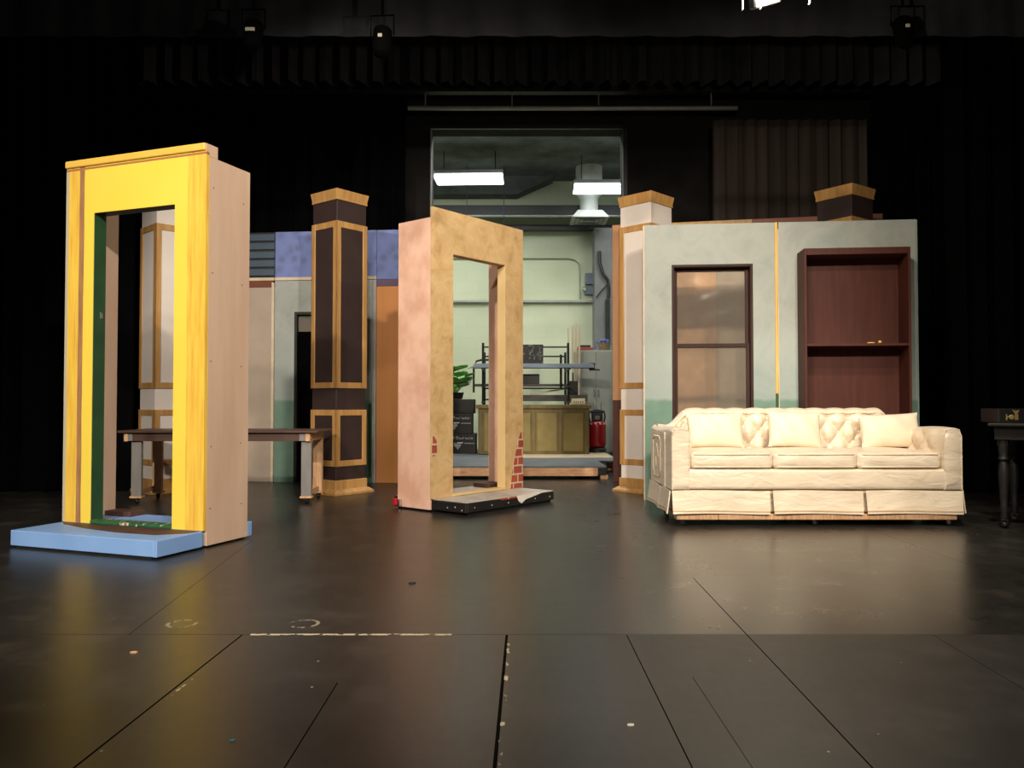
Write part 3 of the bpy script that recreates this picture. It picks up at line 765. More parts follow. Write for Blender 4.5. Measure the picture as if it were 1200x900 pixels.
# arms: upholstered slabs with rounded top, tufted on the inner face
def arm(left):
    x_out = 0 if left else SW
    s = 1 if left else -1
    H = .676
    # cross-section ring walked around: outer bottom, outer top, top, inner top, inner bottom
    ring = [(0, .25), (0, .35), (0, .45), (0, .55), (0, .62), (.006, .652), (.02, .67), (.04, .676), (.07, .677), (.095, .672), (.115, .658), (.125, .63),
            (.125, .58), (.125, .54), (.125, .50), (.125, .46), (.125, .42), (.125, .36), (.125, .25)]
    NY = 40
    def f(u, v):
        k = v * (len(ring) - 1); i = min(int(k), len(ring) - 2); t = k - i
        xo = ring[i][0] * (1 - t) + ring[i + 1][0] * t; z = ring[i][1] * (1 - t) + ring[i + 1][1] * t
        y = -.004 + u * (SD - .01)
        y += 0
        if xo > .11 and z > .36:
            xo += .028 * tuft(y / .11, (z - .40) / .10) * smoothstep(.04, .14, y) * smoothstep(.36, .44, z)
        z += .006 * math.sin(y * 9) * (z > .6)
        return Vector((x_out + s * xo, y, z))
    t = bmesh.new(); NV = 54
    G = [[t.verts.new(f(i / NY, j / NV)) for j in range(NV + 1)] for i in range(NY + 1)]
    for i in range(NY):
        for j in range(NV): t.faces.new((G[i][j], G[i + 1][j], G[i + 1][j + 1], G[i][j + 1]))
    # front pad: a softly domed cap
    for row, dy in ((G[0], -.012), (G[NY], .0)):
        cx = sum((v.co for v in row), Vector()) / len(row)
        inner = [t.verts.new(Vector((cx.x + (v.co.x - cx.x) * .82, v.co.y + dy, cx.z + (v.co.z - cx.z) * .96))) for v in row]
        for j in range(NV): t.faces.new((row[j], row[j + 1], inner[j + 1], inner[j]))
        t.faces.new((row[0], inner[0], inner[NV], row[NV]))
        t.faces.new(inner)
    t.faces.new([G[i][0] for i in range(NY + 1)] + [G[i][NV] for i in range(NY, -1, -1)])
    bmesh.ops.recalc_face_normals(t, faces=t.faces)
    m = MB(); m.add(t); o = m.build('arm', 'satin', SOFA, smooth=50)
    # piping down the front edge
    pth = [(x_out + s * .004, -.014, .25), (x_out + s * .004, -.014, .62), (x_out + s * .02, -.014, .664), (x_out + s * .06, -.014, .674), (x_out + s * .108, -.014, .66), (x_out + s * .122, -.014, .62), (x_out + s * .122, -.014, .39)]
    MB().tube(pth, .0045, 8).build('piping', 'satin', o, smooth=60)
    if left:
        q = MB()
        for (ya, yb, za, zb_) in ((.40, .70, .30, .60),):
            q.tube([(-.002, ya, za + .05), (-.002, ya, zb_ - .03), (-.002, ya + .05, zb_), (-.002, yb - .05, zb_), (-.002, yb, zb_ - .03), (-.002, yb, za + .05), (-.002, yb - .05, za), (-.002, ya + .05, za), (-.002, ya, za + .05)], .005, 8)
            q.tube([(-.002, ya + .08, .45), (-.002, (ya + yb) / 2, .54), (-.002, yb - .08, .45), (-.002, (ya + yb) / 2, .36), (-.002, ya + .08, .45)], .005, 8)
        q.tube([(-.003, .22, .25), (-.003, .22, .64)], .006, 8)
        q.build('side_quilting', 'satin', o, smooth=60)
    return o
arm(True); arm(False)
# tufted back with scalloped top roll sloping into the arms
bx0, bx1 = .03, SW - .03
def back_top(x):
    e = min(x - bx0, bx1 - x)
    return .68 + (.125) * smoothstep(.08, .24, e) + .008 * abs(math.sin(math.pi * (x - .095) / .155))
NUb, prof_n = 260, 34
def back_f(u, v):
    x = bx0 + (bx1 - bx0) * u
    zt = back_top(x); z0 = .30
    if v < .62:                                  # front face going up
        k = v / .62; z = z0 + (zt - .045 - z0) * k
        y = .60 + .045 * k
        tf = tuft((x - .095) / .0775, min(2.0, (z - .524) / .1)) if z < .76 else abs(math.sin(math.pi * ((x - .095) / .0775) / 2)) ** .6
        y -= .05 * tf * smoothstep(0, .15, k) * (1 - .5 * smoothstep(.85, 1, k)) - .012
        y += .025 * smoothstep(.0, 1, k) * (1 - tf) * 0
        return Vector((x, y, z))
    if v < .86:                                  # rolled top
        k = (v - .62) / .24; a = math.pi * k
        r = .045
        return Vector((x, .655 + .05 - (.05 + .04) * math.cos(a) * (1 if a < math.pi / 2 else .9) + .01, zt - .045 + r * math.sin(a)))
    k = (v - .86) / .14
    return Vector((x, .786, (zt - .045) * (1 - k) + .25 * k))
t = bmesh.new()
G = [[t.verts.new(back_f(i / NUb, j / 60)) for j in range(61)] for i in range(NUb + 1)]
for i in range(NUb):
    for j in range(60): t.faces.new((G[i][j], G[i + 1][j], G[i + 1][j + 1], G[i][j + 1]))
    t.faces.new((G[i][0], G[i][60], G[i + 1][60], G[i + 1][0]))
for row in (G[0], G[NUb]): t.faces.new(row)
bmesh.ops.recalc_face_normals(t, faces=t.faces)
m = MB(); m.add(t); BACK = m.build('back', 'satin', SOFA, smooth=60)
# buttons at the fold crossings: a+c and a-c both even
for ia in range(1, 25):
    for ic in (0, 1, 2):
        if (ia + ic) % 2: continue
        x = .095 + ia * .0775; z = .524 + ic * .1
        if not (.15 < x < SW - .15): continue
        zt = back_top(x); k = (z - .30) / (zt - .045 - .30)
        y = .60 + .045 * k + .012
        m = MB(); m.lathe([(.002, 0), (.012, .003), (.014, .008), (.009, .014), (.002, .016)], 12, mat=Matrix.Translation((x, y + .006, z)) @ Matrix.Rotation(math.pi / 2, 4, 'X'))
        m.build('button', 'satin', BACK, smooth=60)
# seat cushions
def puff(x0, x1, y0, y1, z0, z1, r, crown, n=26):
    cx, cy, cz = (x0 + x1) / 2, (y0 + y1) / 2, (z0 + z1) / 2; hx, hy, hz = (x1 - x0) / 2, (y1 - y0) / 2, (z1 - z0) / 2
    t = bmesh.new(); bmesh.ops.create_cube(t, size=2)
    bmesh.ops.subdivide_edges(t, edges=list(t.edges), cuts=n, use_grid_fill=True)
    for v in t.verts:
        p = Vector((v.co.x * hx, v.co.y * hy, v.co.z * hz))
        q = Vector((max(-hx + r, min(hx - r, p.x)), max(-hy + r, min(hy - r, p.y)), max(-hz + r, min(hz - r, p.z))))
        d = p - q
        if d.length > 1e-6: p = q + d.normalized() * r
        a, c, e = v.co.x, v.co.y, v.co.z
        p.z += crown * (1 - a * a) * (1 - c * c) * (1 if e > 0 else -.1) * abs(e)
        p.y += (-.014 if c < 0 else 0) * abs(c) * (1 - e * e) * (1 - a ** 4)
        v.co = p + Vector((cx, cy, cz))
    return t
for k in range(3):
    a = aw + .005 + k * ((SW - 2 * aw - .01) / 3); c = a + (SW - 2 * aw - .01) / 3 - .004
    m = MB(); m.add(puff(a, c, .0, .56, .393, .507, .028, .02)); o = m.build('seat_cushion', 'satin', SOFA, smooth=80)
    for z in (.408, .494):
        MB().tube([(a + .012, .02, z), (a + .03, -.004, z), ((a + c) / 2, -.012, z), (c - .03, -.004, z), (c - .012, .02, z)], .0045, 8).build('piping', 'satin', o, smooth=60)
# wheeled board under the sofa
DL = thing('furniture_dolly', 'low pine board on casters carrying the sofa', 'dolly', (SX0, SY, 0))
for (a, c) in ((.035, .32), (.322, .78), (.782, SW - .035)):
    MB().box(a, c, -.005, .085, .045, .0835, .003).build('board', 'pine', DL)
MB().box(.035, SW - .035, .6, .69, .045, .0835, .003).build('board', 'pine', DL)
for x in (.08, .5, 1.0, 1.5, SW - .08): MB().box(x - .04, x + .04, .086, .599, .05, .0835, .002).build('crosspiece', 'pine', DL)
for x, y in ((.09, .03), (1.0, .03), (SW - .07, .03), (.09, .65), (1.0, .65), (SW - .07, .65)): caster(DL, x, y, .018, .0449, heading=.6)

# throw pillows
def pillow(w, h, t_, seed):
    rnd = random.Random(seed); ph = [rnd.uniform(0, 6) for _ in range(3)]
    def f(s):
        def g(u, v):
            a, c = 2 * u - 1, 2 * v - 1
            k = max(0, (1 - abs(a) ** 2.4)) ** .55 * max(0, (1 - abs(c) ** 2.4)) ** .55
            px = a * w / 2 * (1 - .045 * (1 - c * c)); pz = c * h / 2 * (1 - .06 * (1 - a * a))
            wr = .006 * math.sin(7 * a + ph[0] + 3 * c) * k
            return (px, s * (t_ / 2 * k + wr) , pz)
        return g
    m = MB(); m.surf(f(-1), 28, 22, close=f(1)); return m
for (px, w, h, lab, tilt, roll, dz) in ((838, .425, .275, 'plain cream throw pillow at the left end of the sofa', 15, 0, 0), (931, .40, .285, 'plain cream throw pillow in the middle of the sofa', 17, 3, .0), (1043, .455, .265, 'plain cream throw pillow at the right end of the sofa', 14, -2, 0)):
    m = pillow(w, h, .13, px)
    o = m.build('throw_pillow', 'pillow_satin', smooth=80)
    P = V(px, 500, 5.985)
    o.location = (P.x, 5.99, .515 + h / 2 * .95 + dz); o.rotation_euler = (R(-tilt), R(roll), 0)
    tag(o, lab, 'pillow', 'throw pillows on the cream sofa')

# ================================================================== LONG TABLE ON CASTERS
TB = thing('work_table', 'long brown table with grey legs on casters behind the yellow doorway', 'table', (-3.17, 6.72, 0))
TX0, TX1 = -.13, 1.545
MB().box(TX0, TX1, -.03, .52, .598, .618, .003).build('tabletop', 'table_brown', TB)
MB().box(-.085, 1.475, .0, .022, .528, .597, .002).build('apron', 'table_brown', TB)
MB().box(-.085, 1.475, .468, .49, .528, .597, .002).build('apron', 'table_brown', TB)
for xa, xc, xg in ((-.086, -.052, (-.051, -.015)), (1.436, 1.476, (1.385, 1.435))):
    eb = MB().box(xa, xc, -.004, -.0003, .527, .597, .001).build('apron_end', 'pine', TB)
    MB().box(xg[0], xg[1], -.003, -.0003, .53, .59, .001).build('apron_patch', 'leg_grey', TB)
for x in (-.085, 1.453): MB().box(x - (.002 if x < 0 else 0), x + (.022 if x < 0 else .024), .0225, .4675, .528, .597, .002).build('end_apron', 'pine', TB)
for (x, y, mt) in ((-.035, .0235, 'leg_grey'), (1.395, .0235, 'leg_grey'), (-.035, .42, 'pine'), (1.395, .42, 'pine')):
    lg = MB(); lg.box(x, x + .085, y, y + .035, .066, .527, .002)
    o = lg.build('leg', mt, TB)
    MB().box(x - .008, x + .092, y - .012, y + .06, .048, .0655, .002).build('foot_block', 'pine', o)
    caster(TB, x + .045, y + .024, .022, .0478, heading=.7)
MB().box(-.03, -.01, .084, .418, .07, .11, .002).build('stretcher', 'pine', TB)
MB().box(1.43, 1.45, .084, .418, .07, .11, .002).build('stretcher', 'pine', TB)

# ================================================================== SMALL DARK TABLE + BOX (right)
RT = thing('side_table', 'small black table with turned legs at the right edge of the stage', 'table', (3.351, 5.374, 0), R(-41))
MB().box(-.13, .95, -.05, .52, .692, .712, .005, 2).build('tabletop', 'black_paint', RT)
MB().box(-.10, .89, 0, .022, .60, .6915, .003).build('apron', 'black_paint', RT)
MB().box(-.10, .89, .45, .472, .60, .6915, .003).build('apron', 'black_paint', RT)
for x in (-.10, .868): MB().box(x, x + .022, .0225, .4495, .60, .6915, .003).build('apron', 'black_paint', RT)
prof = [(.022, .062), (.026, .075), (.020, .10), (.030, .13), (.022, .16), (.026, .22), (.034, .36), (.030, .42), (.022, .45), (.034, .47), (.024, .49), (.03, .52), (.032, .60)]
for (x, y) in ((-.055, .045), (.845, .045), (-.055, .425), (.845, .425)):
    m = MB(); m.lathe(prof, 18, mat=Matrix.Translation((x, y, 0)))
    m.box(x - .032, x + .032, y - .0222, y + .0222, .56, .599, .002); o = m.build('leg', 'black_paint', RT, smooth=40)
    caster(RT, x, y, .024, .0615, heading=.5)
RB = thing('music_box', 'black box with gold emblem on the small table at right', 'box', (3.345, 5.50, .7122), R(-8))
bb = MB(); bb.box(0, .55, 0, .28, 0, .098, .004, 2); bb.build('body', pmat('black lacquer', (30, 29, 30), .35), RB)
g = MB()
g.box(.046, .054, -.003, .001, .018, .06, .001); g.prism([(.054, .03), (.066, .045), (.066, .05), (.054, .045)], 'y', -.003, .001)
g.lathe([(.017, 0), (.017, .003), (.012, .004)], 16, mat=Matrix.Translation((.083, .001, .04)) @ Matrix.Rotation(math.pi / 2, 4, 'X'))
g.box(.104, .116, -.003, .001, .02, .085, .001); g.prism([(.086, .088), (.095, .09), (.112, .06), (.112, .05)], 'y', -.003, .001); g.prism([(.116, .08), (.124, .088), (.13, .086), (.118, .06)], 'y', -.003, .001); g.box(.118, .125, -.003, .001, .02, .06, .001)
g.build('emblem', 'gold', RB)
g = MB(); g.box(.19, .197, -.003, .001, .04, .062, .001); g.prism([(.197, .04), (.21, .04), (.212, .06)], 'y', -.003, .001)
g.build('emblem', 'gold', RB)

# ================================================================== SCENE DOCK CONTENTS
SP = thing('riser_platform', 'low grey platform with pine front beam in the loading opening', 'platform', (0, 8.9, 0))
dk = MB(); dk.box(-.96, 1.05, .0, 3.38, .128, .146, .002); dk.box(1.0505, 1.34, .9, 3.38, .128, .146, .002); dk.build('deck', 'deck_grey', SP)
MB().box(-.96, .955, -.004, .035, .036, .1275, .003).build('front_beam', 'pine_edge', SP)
MB().box(.9555, 1.05, .0, .035, .05, .1275, .003).build('front_beam', 'black_paint', SP)
for x, y in ((-.9, .5), (0, .5), (.9, .5), (1.2, 1.2), (-.9, 3.0), (0, 3.0), (1.2, 3.0)): MB().box(x, x + .09, y, y + .1, .0, .1275, .002).build('leg', 'pine', SP)
MB().box(.0, 1.3, 1.3, 3.3, .1465, .152, .001).build('pale_sheet', 'pale_wood', SP)
MB().box(.985, 1.07, .02, .1, .0, .0495, .003).build('support_block', 'pine', SP)

CT = thing('counter', 'olive panelled bar counter on the platform in the loading opening', 'counter', (-.46, 10.9, .152))
cw = 1.51
MB().box(0, cw, .0, .5, .0, .62, .003).build('body', 'counter', CT)
MB().box(-.03, cw + .03, -.04, .54, .6205, .672, .006, 2).build('worktop', 'counter', CT)
for k in range(4):
    a = .08 + k * .36
    MB().box(a, a + .27, -.012, .0, .04, .56, .008, 2).build('panel', 'counter_panel', CT)
for k in range(5):
    a = .018 + k * .36
    MB().box(a - .01, a + .04, -.016, .0, .0, .615, .004).build('stile', 'counter', CT)
tb = thing('tray', 'cream cardboard tray at the right end of the olive counter', 'tray', (.83, 11.05, .8242))
b = MB(); b.box(0, .18, 0, .14, 0, .01, .002); b.box(0, .18, 0, .01, .0, .085, .002); b.box(0, .18, .13, .14, .0, .085, .002); b.box(0, .01, .01, .13, .0, .085, .002); b.box(.17, .18, .01, .13, .0, .085, .002)
b.build('tray_body', 'cardboard', tb)
b = MB()
for k in range(5): b.box(.02 + k * .03, .036 + k * .03, -.002, .0, .02, .05, .001)
b.build('slots', 'wicker', tb)

CP = thing('air_compressor', 'red upright tank with black head right of the olive counter', 'compressor', (1.205, 11.35, 0))
m = MB(); m.lathe([(.05, .215), (.105, .225), (.128, .26), (.13, .30), (.13, .52), (.125, .555), (.10, .585), (.04, .60)], 28); m.build('tank', 'red_tank', CP, smooth=50)
m = MB(); m.lathe([(.13, .1525), (.135, .156), (.135, .20), (.11, .222)], 24); m.build('base', 'black_metal', CP, smooth=50)
m = MB(); m.box(-.075, .075, -.08, .07, .595, .70, .012, 2); m.box(-.09, .09, -.04, .05, .70, .735, .01, 2); m.build('head', 'black_metal', CP)
MB().box(-.035, .03, -.084, -.079, .615, .665, .003).build('gauge', 'steel_grey', CP)
m = MB(); m.tube([(-.10, .0, .58), (-.115, .0, .66), (-.10, .0, .73), (.0, .0, .75), (.10, .0, .73), (.115, .0, .66), (.10, .0, .58)], .012); m.build('handle', 'black_metal', CP, smooth=60)
m = MB(); m.tube([(-.045, .02, .73), (-.045, .02, .86)], .006); m.tube([(.06, .02, .73), (.06, .02, .86)], .006); m.build('valve', 'chrome', CP, smooth=60)
for k in range(6):
    a = R(200 + k * 28)
    m = MB(); m.box(-.012, .012, -.002, .002, .545, .57, .001, mat=Matrix.Rotation(a + math.pi / 2, 4, 'Z') @ Matrix.Translation((0, -.131, 0))); m.build('label_mark', 'paper', CP)

CB = thing('metal_cabinet', 'tall grey two door metal cabinet at the dock back wall', 'cabinet', (.985, 12.3, 0))
MB().box(0, .62, .0, .45, .06, 1.66, .004).build('body', 'cabinet', CB)
for k, (a, c) in enumerate(((.01, .308), (.312, .61))):
    d = MB().box(a, c, -.014, -.0005, .09, 1.64, .003).build('door', 'cabinet', CB)
    MB().box((c - .04) if k == 0 else (a + .02), (c - .02) if k == 0 else (a + .04), -.035, -.0145, .95, 1.07, .004).build('handle', 'chrome', d)
MB().box(.02, .6, .02, .43, 0, .0595, .002).build('plinth', 'black_metal', CB)
tl = thing('tool_case', 'flat red and black case on top of the grey cabinet', 'case', (1.02, 12.35, 1.6605))
MB().box(0, .24, 0, .2, 0, .05, .008, 2).build('body', pmat('worn red', (150, 66, 52), .6), tl)
MB().box(.01, .2, .02, .19, .0505, .085, .006, 2).build('lid', 'black_paint', tl)
bk = thing('basket', 'wicker basket with blue bundle on the grey cabinet', 'basket', (1.44, 12.45, 1.6605))
m = MB(); m.lathe([(.07, 0), (.085, .02), (.10, .12), (.104, .125), (.094, .122), (.078, .02), (.0, .015)], 22); m.build('bowl', 'wicker', bk, smooth=40)
m = MB()
for k in range(6):
    a = k * 1.05; m.tube([(.05 * math.cos(a), .05 * math.sin(a), .11), (.07 * math.cos(a + .5), .07 * math.sin(a + .5), .16), (.02 * math.cos(a + 1), .05 * math.sin(a + 1), .17), (-.05 * math.cos(a), -.04 * math.sin(a), .12)], .016, 8)
m.build('bundle', 'blue_cloth', bk, smooth=60)
m = MB()
for k in range(3): m.tube([(-.12 - .02 * k, -.02, .03), (-.15, -.02, .10 + .02 * k), (-.10, -.02, .14), (-.06, -.02, .08)], .007, 8)
m.build('cord', 'blue_cloth', bk, smooth=60)

# lumber rack
RK = thing('lumber_rack', 'black steel lumber rack behind the olive counter', 'rack', (-.42, 11.6, 0))
rx = [0.0, 1.235]
for x in rx:
    for y in (.0, .62):
        m = MB(); m.tube([(x, y, .153), (x, y, 1.72 if y == 0 else 1.62)], .018, 8); m.box(x - .035, x + .035, y - .035, y + .035, .1525, .162, .001); m.build('post', 'black_metal', RK, smooth=40)
    for z in (.86, 1.08, 1.33): 
        MB().tube([(x, -.36, z), (x, .64, z)], .014, 8).build('arm', 'black_metal', RK, smooth=40)
for (y, z) in ((0, 1.66), (.62, 1.56), (0, 1.06), (.62, .9)):
    MB().tube([(rx[0], y, z), (rx[1], y, z)], .012, 8).build('rail', 'black_metal', RK, smooth=40)
MB().tube([(1.13, .0, 1.07), (1.13, .0, 1.55)], .018, 8).build('post', 'black_metal', RK, smooth=40)
m = MB(); m.tube([(-.14, .1, 1.0), (-.14, .1, 1.38), (-.10, .1, 1.46), (-.02, .1, 1.48), (.12, .1, 1.48)], .016, 8); m.build('hoop', 'black_metal', RK, smooth=60)
pk = thing('plank_bundle', 'blue grey plank lying across the top arms of the lumber rack', 'plank', (-.56, 11.265, 1.3445))
MB().box(0, 1.72, 0, .3, 0, .03, .003).build('plank', 'blue_plank', pk); MB().box(.02, 1.70, .02, .3, .031, .06, .003).build('plank', 'blue_plank', pk)
ps = thing('clamp', 'black clamp gripping the right end of the blue grey plank', 'clamp', (1.16, 11.40, 1.33))
b = MB(); b.box(-.06, .02, -.03, .014, -.02, .0135, .004); b.box(.002, .02, -.03, .014, .0135, .09, .004); b.box(-.06, .0015, -.03, .014, .0755, .09, .004); b.build('jaw', 'black_metal', ps); MB().tube([(.02, -.01, -.004), (.09, -.01, -.012)], .012).build('screw', 'black_metal', ps, smooth=40)
for (z, x0, x1, mt, lab, h_) in ((1.0945, -.55, .80, 'grey_plank', 'weathered board lying on the middle arms of the lumber rack', .03), (.8745, -.30, 1.1, 'grey_plank', 'weathered boards stacked on the low arms of the lumber rack', .09)):
    o = MB().box(x0, x1, 11.63, 11.95, z, z + h_, .003).build('board', mt); tag(o, lab, 'board')
o = MB().box(.16, .40, 11.65, 11.9, 1.1255, 1.27, .004).build('storage_box', 'black_paint'); tag(o, 'black box on the middle shelf of the lumber rack', 'box')
o = MB().box(.10, .45, 11.50, 11.52, 1.415, 1.69, .002); o.box(.10, .45, 11.46, 11.56, 1.405, 1.4145, .002); o = o.build('poster_board', 'poster'); tag(o, 'black poster board with grey blotches standing on the blue grey plank', 'poster board')
o = MB().box(.12, .52, 11.5, 11.72, 1.1255, 1.1256 + .0, 0) if False else None
m = MB(); m.box(-.28, .28, -.02, .02, -.012, .012, .002); o = m.build('offcut', 'pale_wood', loc=(.55, 11.72, 1.02)); o.rotation_euler = (0, R(-9), R(4)); tag(o, 'pale offcut lying slanted on the weathered boards', 'wood')
for k, (dx, hgt, tl_) in enumerate(((0, .30, -.02), (.05, .34, .0), (.09, .37, .012), (.13, .35, .024))):
    m = MB(); m.tube([(0, 0, 0), (tl_, 0, 1.95 + hgt - .42)], .011 if k == 0 else .015, 8)
    o = m.build('wooden_stick', 'pale_wood', smooth=40, loc=(.87 + dx, 12.1, .153)); 
    tag(o, ['thin pale stick leaning leftmost behind the lumber rack', 'second pale stick from the left behind the lumber rack', 'tallest pale stick standing behind the lumber rack', 'rightmost pale stick standing behind the lumber rack'][k], 'stick', 'pale sticks behind the rack')
o = MB(); o.box(.84, .96, 11.64, 11.76, .966, 1.17, .01, 2); o = o.build('tool_bag', 'black_paint'); tag(o, 'black bag hanging at the right post of the lumber rack', 'bag')
o.location.z = 0
MB().tube([(.02, -.01, .3), (.02, -.01, .42)], .008).build('strap', 'black_metal', o, loc=(.87, 11.69, .87))

# stacked black cases with worn lettering, and the plant
rnd = random.Random(3)
def glyphs(mb, x0, x1, y, z0, z1, n):
    w = (x1 - x0) / n
    for k in range(n):
        a = x0 + k * w
        hh = (z1 - z0) * (1 if k in (0, 1, 2) else .62)
        mb.box(a, a + w * .28, y - .002, y, z0, z0 + hh, 0); mb.box(a + w * .28, a + w * .7, y - .002, y, z0 + hh * (.4 if k % 2 else .75), z0 + hh * (.62 if k % 2 else .98), 0)
        if k % 3 != 1: mb.box(a + w * .55, a + w * .75, y - .002, y, z0, z0 + hh * .8, 0)
for (x0, x1, z0, z1, lab) in ((-.95, -.50, .1465, .42, 'lower black equipment case with worn lettering left of the olive counter'), (-.95, -.55, .4205, .70, 'upper black equipment case with worn lettering left of the olive counter')):
    c = thing('equipment_case', lab, 'case', (x0, 11.1, z0))
    w, h_ = x1 - x0, z1 - z0
    MB().box(0, w, 0, .4, 0, h_, .008, 2).build('body', 'black_paint', c)
    g = MB(); glyphs(g, w - .36, w - .02, 0, h_ * .72, h_ * .88, 8); g.box(w - .34, w - .2, -.002, 0, h_ * .5, h_ * .54, 0); g.box(w - .16, w - .02, -.002, 0, h_ * .5, h_ * .54, 0)
    g.prism([(w - .32, h_ * .45), (w - .25, h_ * .53), (w - .2, h_ * .45), (w - .25, h_ * .2)], 'y', -.002, 0)
    g.build('lettering', 'letter', c)
    MB().box(w - .26, w - .18, -.004, 0, h_ * .52, h_ * .57, .001).build('badge', 'paper', c)
o = MB(); o.box(-.95, -.52, 11.12, 11.48, .7006, .9, .01, 2); o.box(-.93, -.54, 11.112, 11.12, .73, .87, .002); o = o.build('speaker_cabinet', 'black_metal'); tag(o, 'plain black cabinet under the green plant, on the lettered cases', 'cabinet')
PLt = thing('artificial_plant', 'large leaved green plant above the black equipment cases', 'plant', (-.80, 11.28, .9005))
m = MB(); m.lathe([(.08, .001), (.10, .008), (.12, .09), (.125, .095), (.11, .09), (.0, .07)], 20); m.build('pot', 'black_paint', PLt, smooth=40)
m = MB(); 
leaves = MB()
for k in range(30):
    a = rnd.uniform(0, 6.283); el = rnd.uniform(.55, 1.4); ln = rnd.uniform(.16, .24)
    base = Vector((0, 0, .07)); d = Vector((math.cos(a) * math.cos(el), math.sin(a) * math.cos(el), math.sin(el)))
    tip = base + d * rnd.uniform(.10, .34)
    m.tube([base, base + d * .08, tip], .005, 6)
    side = d.cross(Vector((0, 0, 1))).normalized(); out = (Vector((d.x, d.y, 0)).normalized() * .8 + Vector((0, 0, .55))).normalized()
    def lf(off, tip=tip, side=side, out=out, ln=ln):
        def g(u, v):
            wv = math.sin(math.pi * min(1, u ** .75)) * ln * .55
            p = tip + out * (u * ln) + side * ((2 * v - 1) * wv)
            p = p + Vector((0, 0, -.25 * ln * u * u + .05 * abs(2 * v - 1) * ln + off)); return p
        return g
    leaves.surf(lf(0), 8, 6, close=lf(.0025))
m.build('stems', 'leaf', PLt, smooth=60); leaves.build('leaves', 'leaf', PLt, smooth=60)

# wall services in the dock
tag(MB().box(-3.1, 3.1, 13.55, 13.75, 4.06, 4.22, .004).build('steel_beam', 'black_metal'), 'upper dark steel beam crossing the dock high on the back', 'beam')
tag(MB().box(-3.1, 3.1, 13.85, 14.0, 3.86, 3.95, .004).build('steel_beam', 'black_metal'), 'lower thin dark steel beam crossing the dock back wall', 'beam')
tag(MB().tube([(-3.1, 13.5, 4.02), (3.1, 13.5, 4.02)], .022).build('sprinkler_pipe', 'pipe_light', smooth=40), 'light pipe running just below the upper dark beam', 'pipe')
tag(MB().tube([(-3.1, 14.05, 2.63), (1.62, 14.05, 2.63)], .028).build('conduit', 'pipe_light', smooth=40), 'horizontal grey conduit across the pale green dock wall', 'conduit')
m = MB(); m.tube([(-2, 14.07, 3.40), (1.0, 14.07, 3.40), (1.12, 14.07, 3.37), (1.19, 14.07, 3.30), (1.20, 14.07, 3.18), (1.2, 14.07, 2.68)], .012)
tag(m.build('conduit', pmat('painted conduit', (150, 164, 140), .6), smooth=50), 'thin pale green conduit bending down to the grey electrical boxes', 'conduit')
EB = thing('electrical_box', 'grey electrical disconnect boxes on the pale green dock wall', 'electrical box', (1.36, 14.0, 2.75))
MB().box(-.07, .07, .0, .1, .18, .38, .01, 2).build('upper_box', 'plastic_grey', EB)
MB().box(-.08, .08, -.02, .1, .0, .15, .015, 2).build('lower_box', 'plastic_grey', EB)
m = MB(); m.lathe([(.04, 0), (.04, .04), (.03, .05)], 16, mat=Matrix.Translation((-.09, .0, .09)) @ Matrix.Rotation(math.pi / 2, 4, 'X')); m.build('dial', 'chrome', EB, smooth=40)
struct(MB().box(1.42, 2.2, 13.7, 14.1, 0, 3.86, .004), 'trim_4', 'steel_grey')
m = MB(); m.tube([(1.50, 13.66, 3.45), (1.50, 13.64, 3.25), (1.56, 13.63, 3.05), (1.64, 13.64, 2.95), (1.66, 13.655, 2.8), (1.65, 13.66, 2.65)], .028)
m.tube([(1.44, 13.65, 2.65), (1.54, 13.64, 2.78), (1.64, 13.64, 2.88)], .012)
tag(m.build('hose', 'black_metal', smooth=60), 'black hose curving down beside the grey electrical boxes', 'hose')
tag(MB().box(1.60, 1.67, 13.62, 13.6995, 1.9, 2.62, .01).build('cable_cover', 'black_metal'), 'black upright cable cover above the grey cabinet', 'cable cover')
AD = thing('air_diffuser', 'white square ceiling air diffuser below the right fluorescent light', 'diffuser', (1.28, 13.22, 3.87))
m = MB(); m.lathe([(.15, .14), (.15, .36), (.22, .46), (.22, .90)], 28); m.build('duct', 'duct_white', AD, smooth=40)
m = MB()
t = bmesh.new(); bmesh.ops.create_cube(t, size=1)
for v in t.verts: k = .29 if v.co.z < 0 else .2; v.co = Vector((math.copysign(k, v.co.x), math.copysign(k, v.co.y), .02 if v.co.z < 0 else .139))
m.add(t); m.box(-.3, .3, -.3, .3, 0, .02, .002); m.build('hood', 'duct_white', AD)
m = MB()
for k in range(3): s_ = .24 - k * .07; m.box(-s_, s_, -s_, -s_ + .015, -.012, .0, .001); m.box(-s_, s_, s_ - .015, s_, -.012, 0, .001); m.box(-s_, -s_ + .015, -s_, s_, -.012, 0, .001); m.box(s_ - .015, s_, -s_, s_, -.012, 0, .001)
m.build('grille', 'steel_grey', AD)
# fluorescent fixtures
def fixture(x0, x1, y, z, rz, lab):
    c = thing('fluorescent_light', lab, 'light fixture', ((x0 + x1) / 2, y, z), rz, 'fluorescent lights in the dock')
    w = (x1 - x0) / 2
    MB().box(-w + .012, w - .012, -.20, .20, 0, .075, .02, 3).build('diffuser', 'fluor', c, smooth=60)
    MB().box(-w, w, -.215, .215, .0755, .13, .006).build('housing', 'steel_grey', c)
    for s in (-1, 1):
        MB().box(s * w - (.011 if s > 0 else 0), s * w + (0 if s > 0 else .011), -.21, .21, .0, .075, .004).build('end_cap', 'steel_grey', c)
        m = MB(); m.tube([(s * w * .75, 0, .13), (s * w * .75, 0, 4.78 - z)], .007, 6); m.build('hanger', 'black_metal', c)
    return c
fixture(-1.20, -.125, 12.4, 4.30, R(-2), 'left fluorescent fixture glowing in the dock opening')
fixture(.965, 2.05, 12.6, 4.205, R(-1), 'right fluorescent fixture glowing above the white air diffuser')
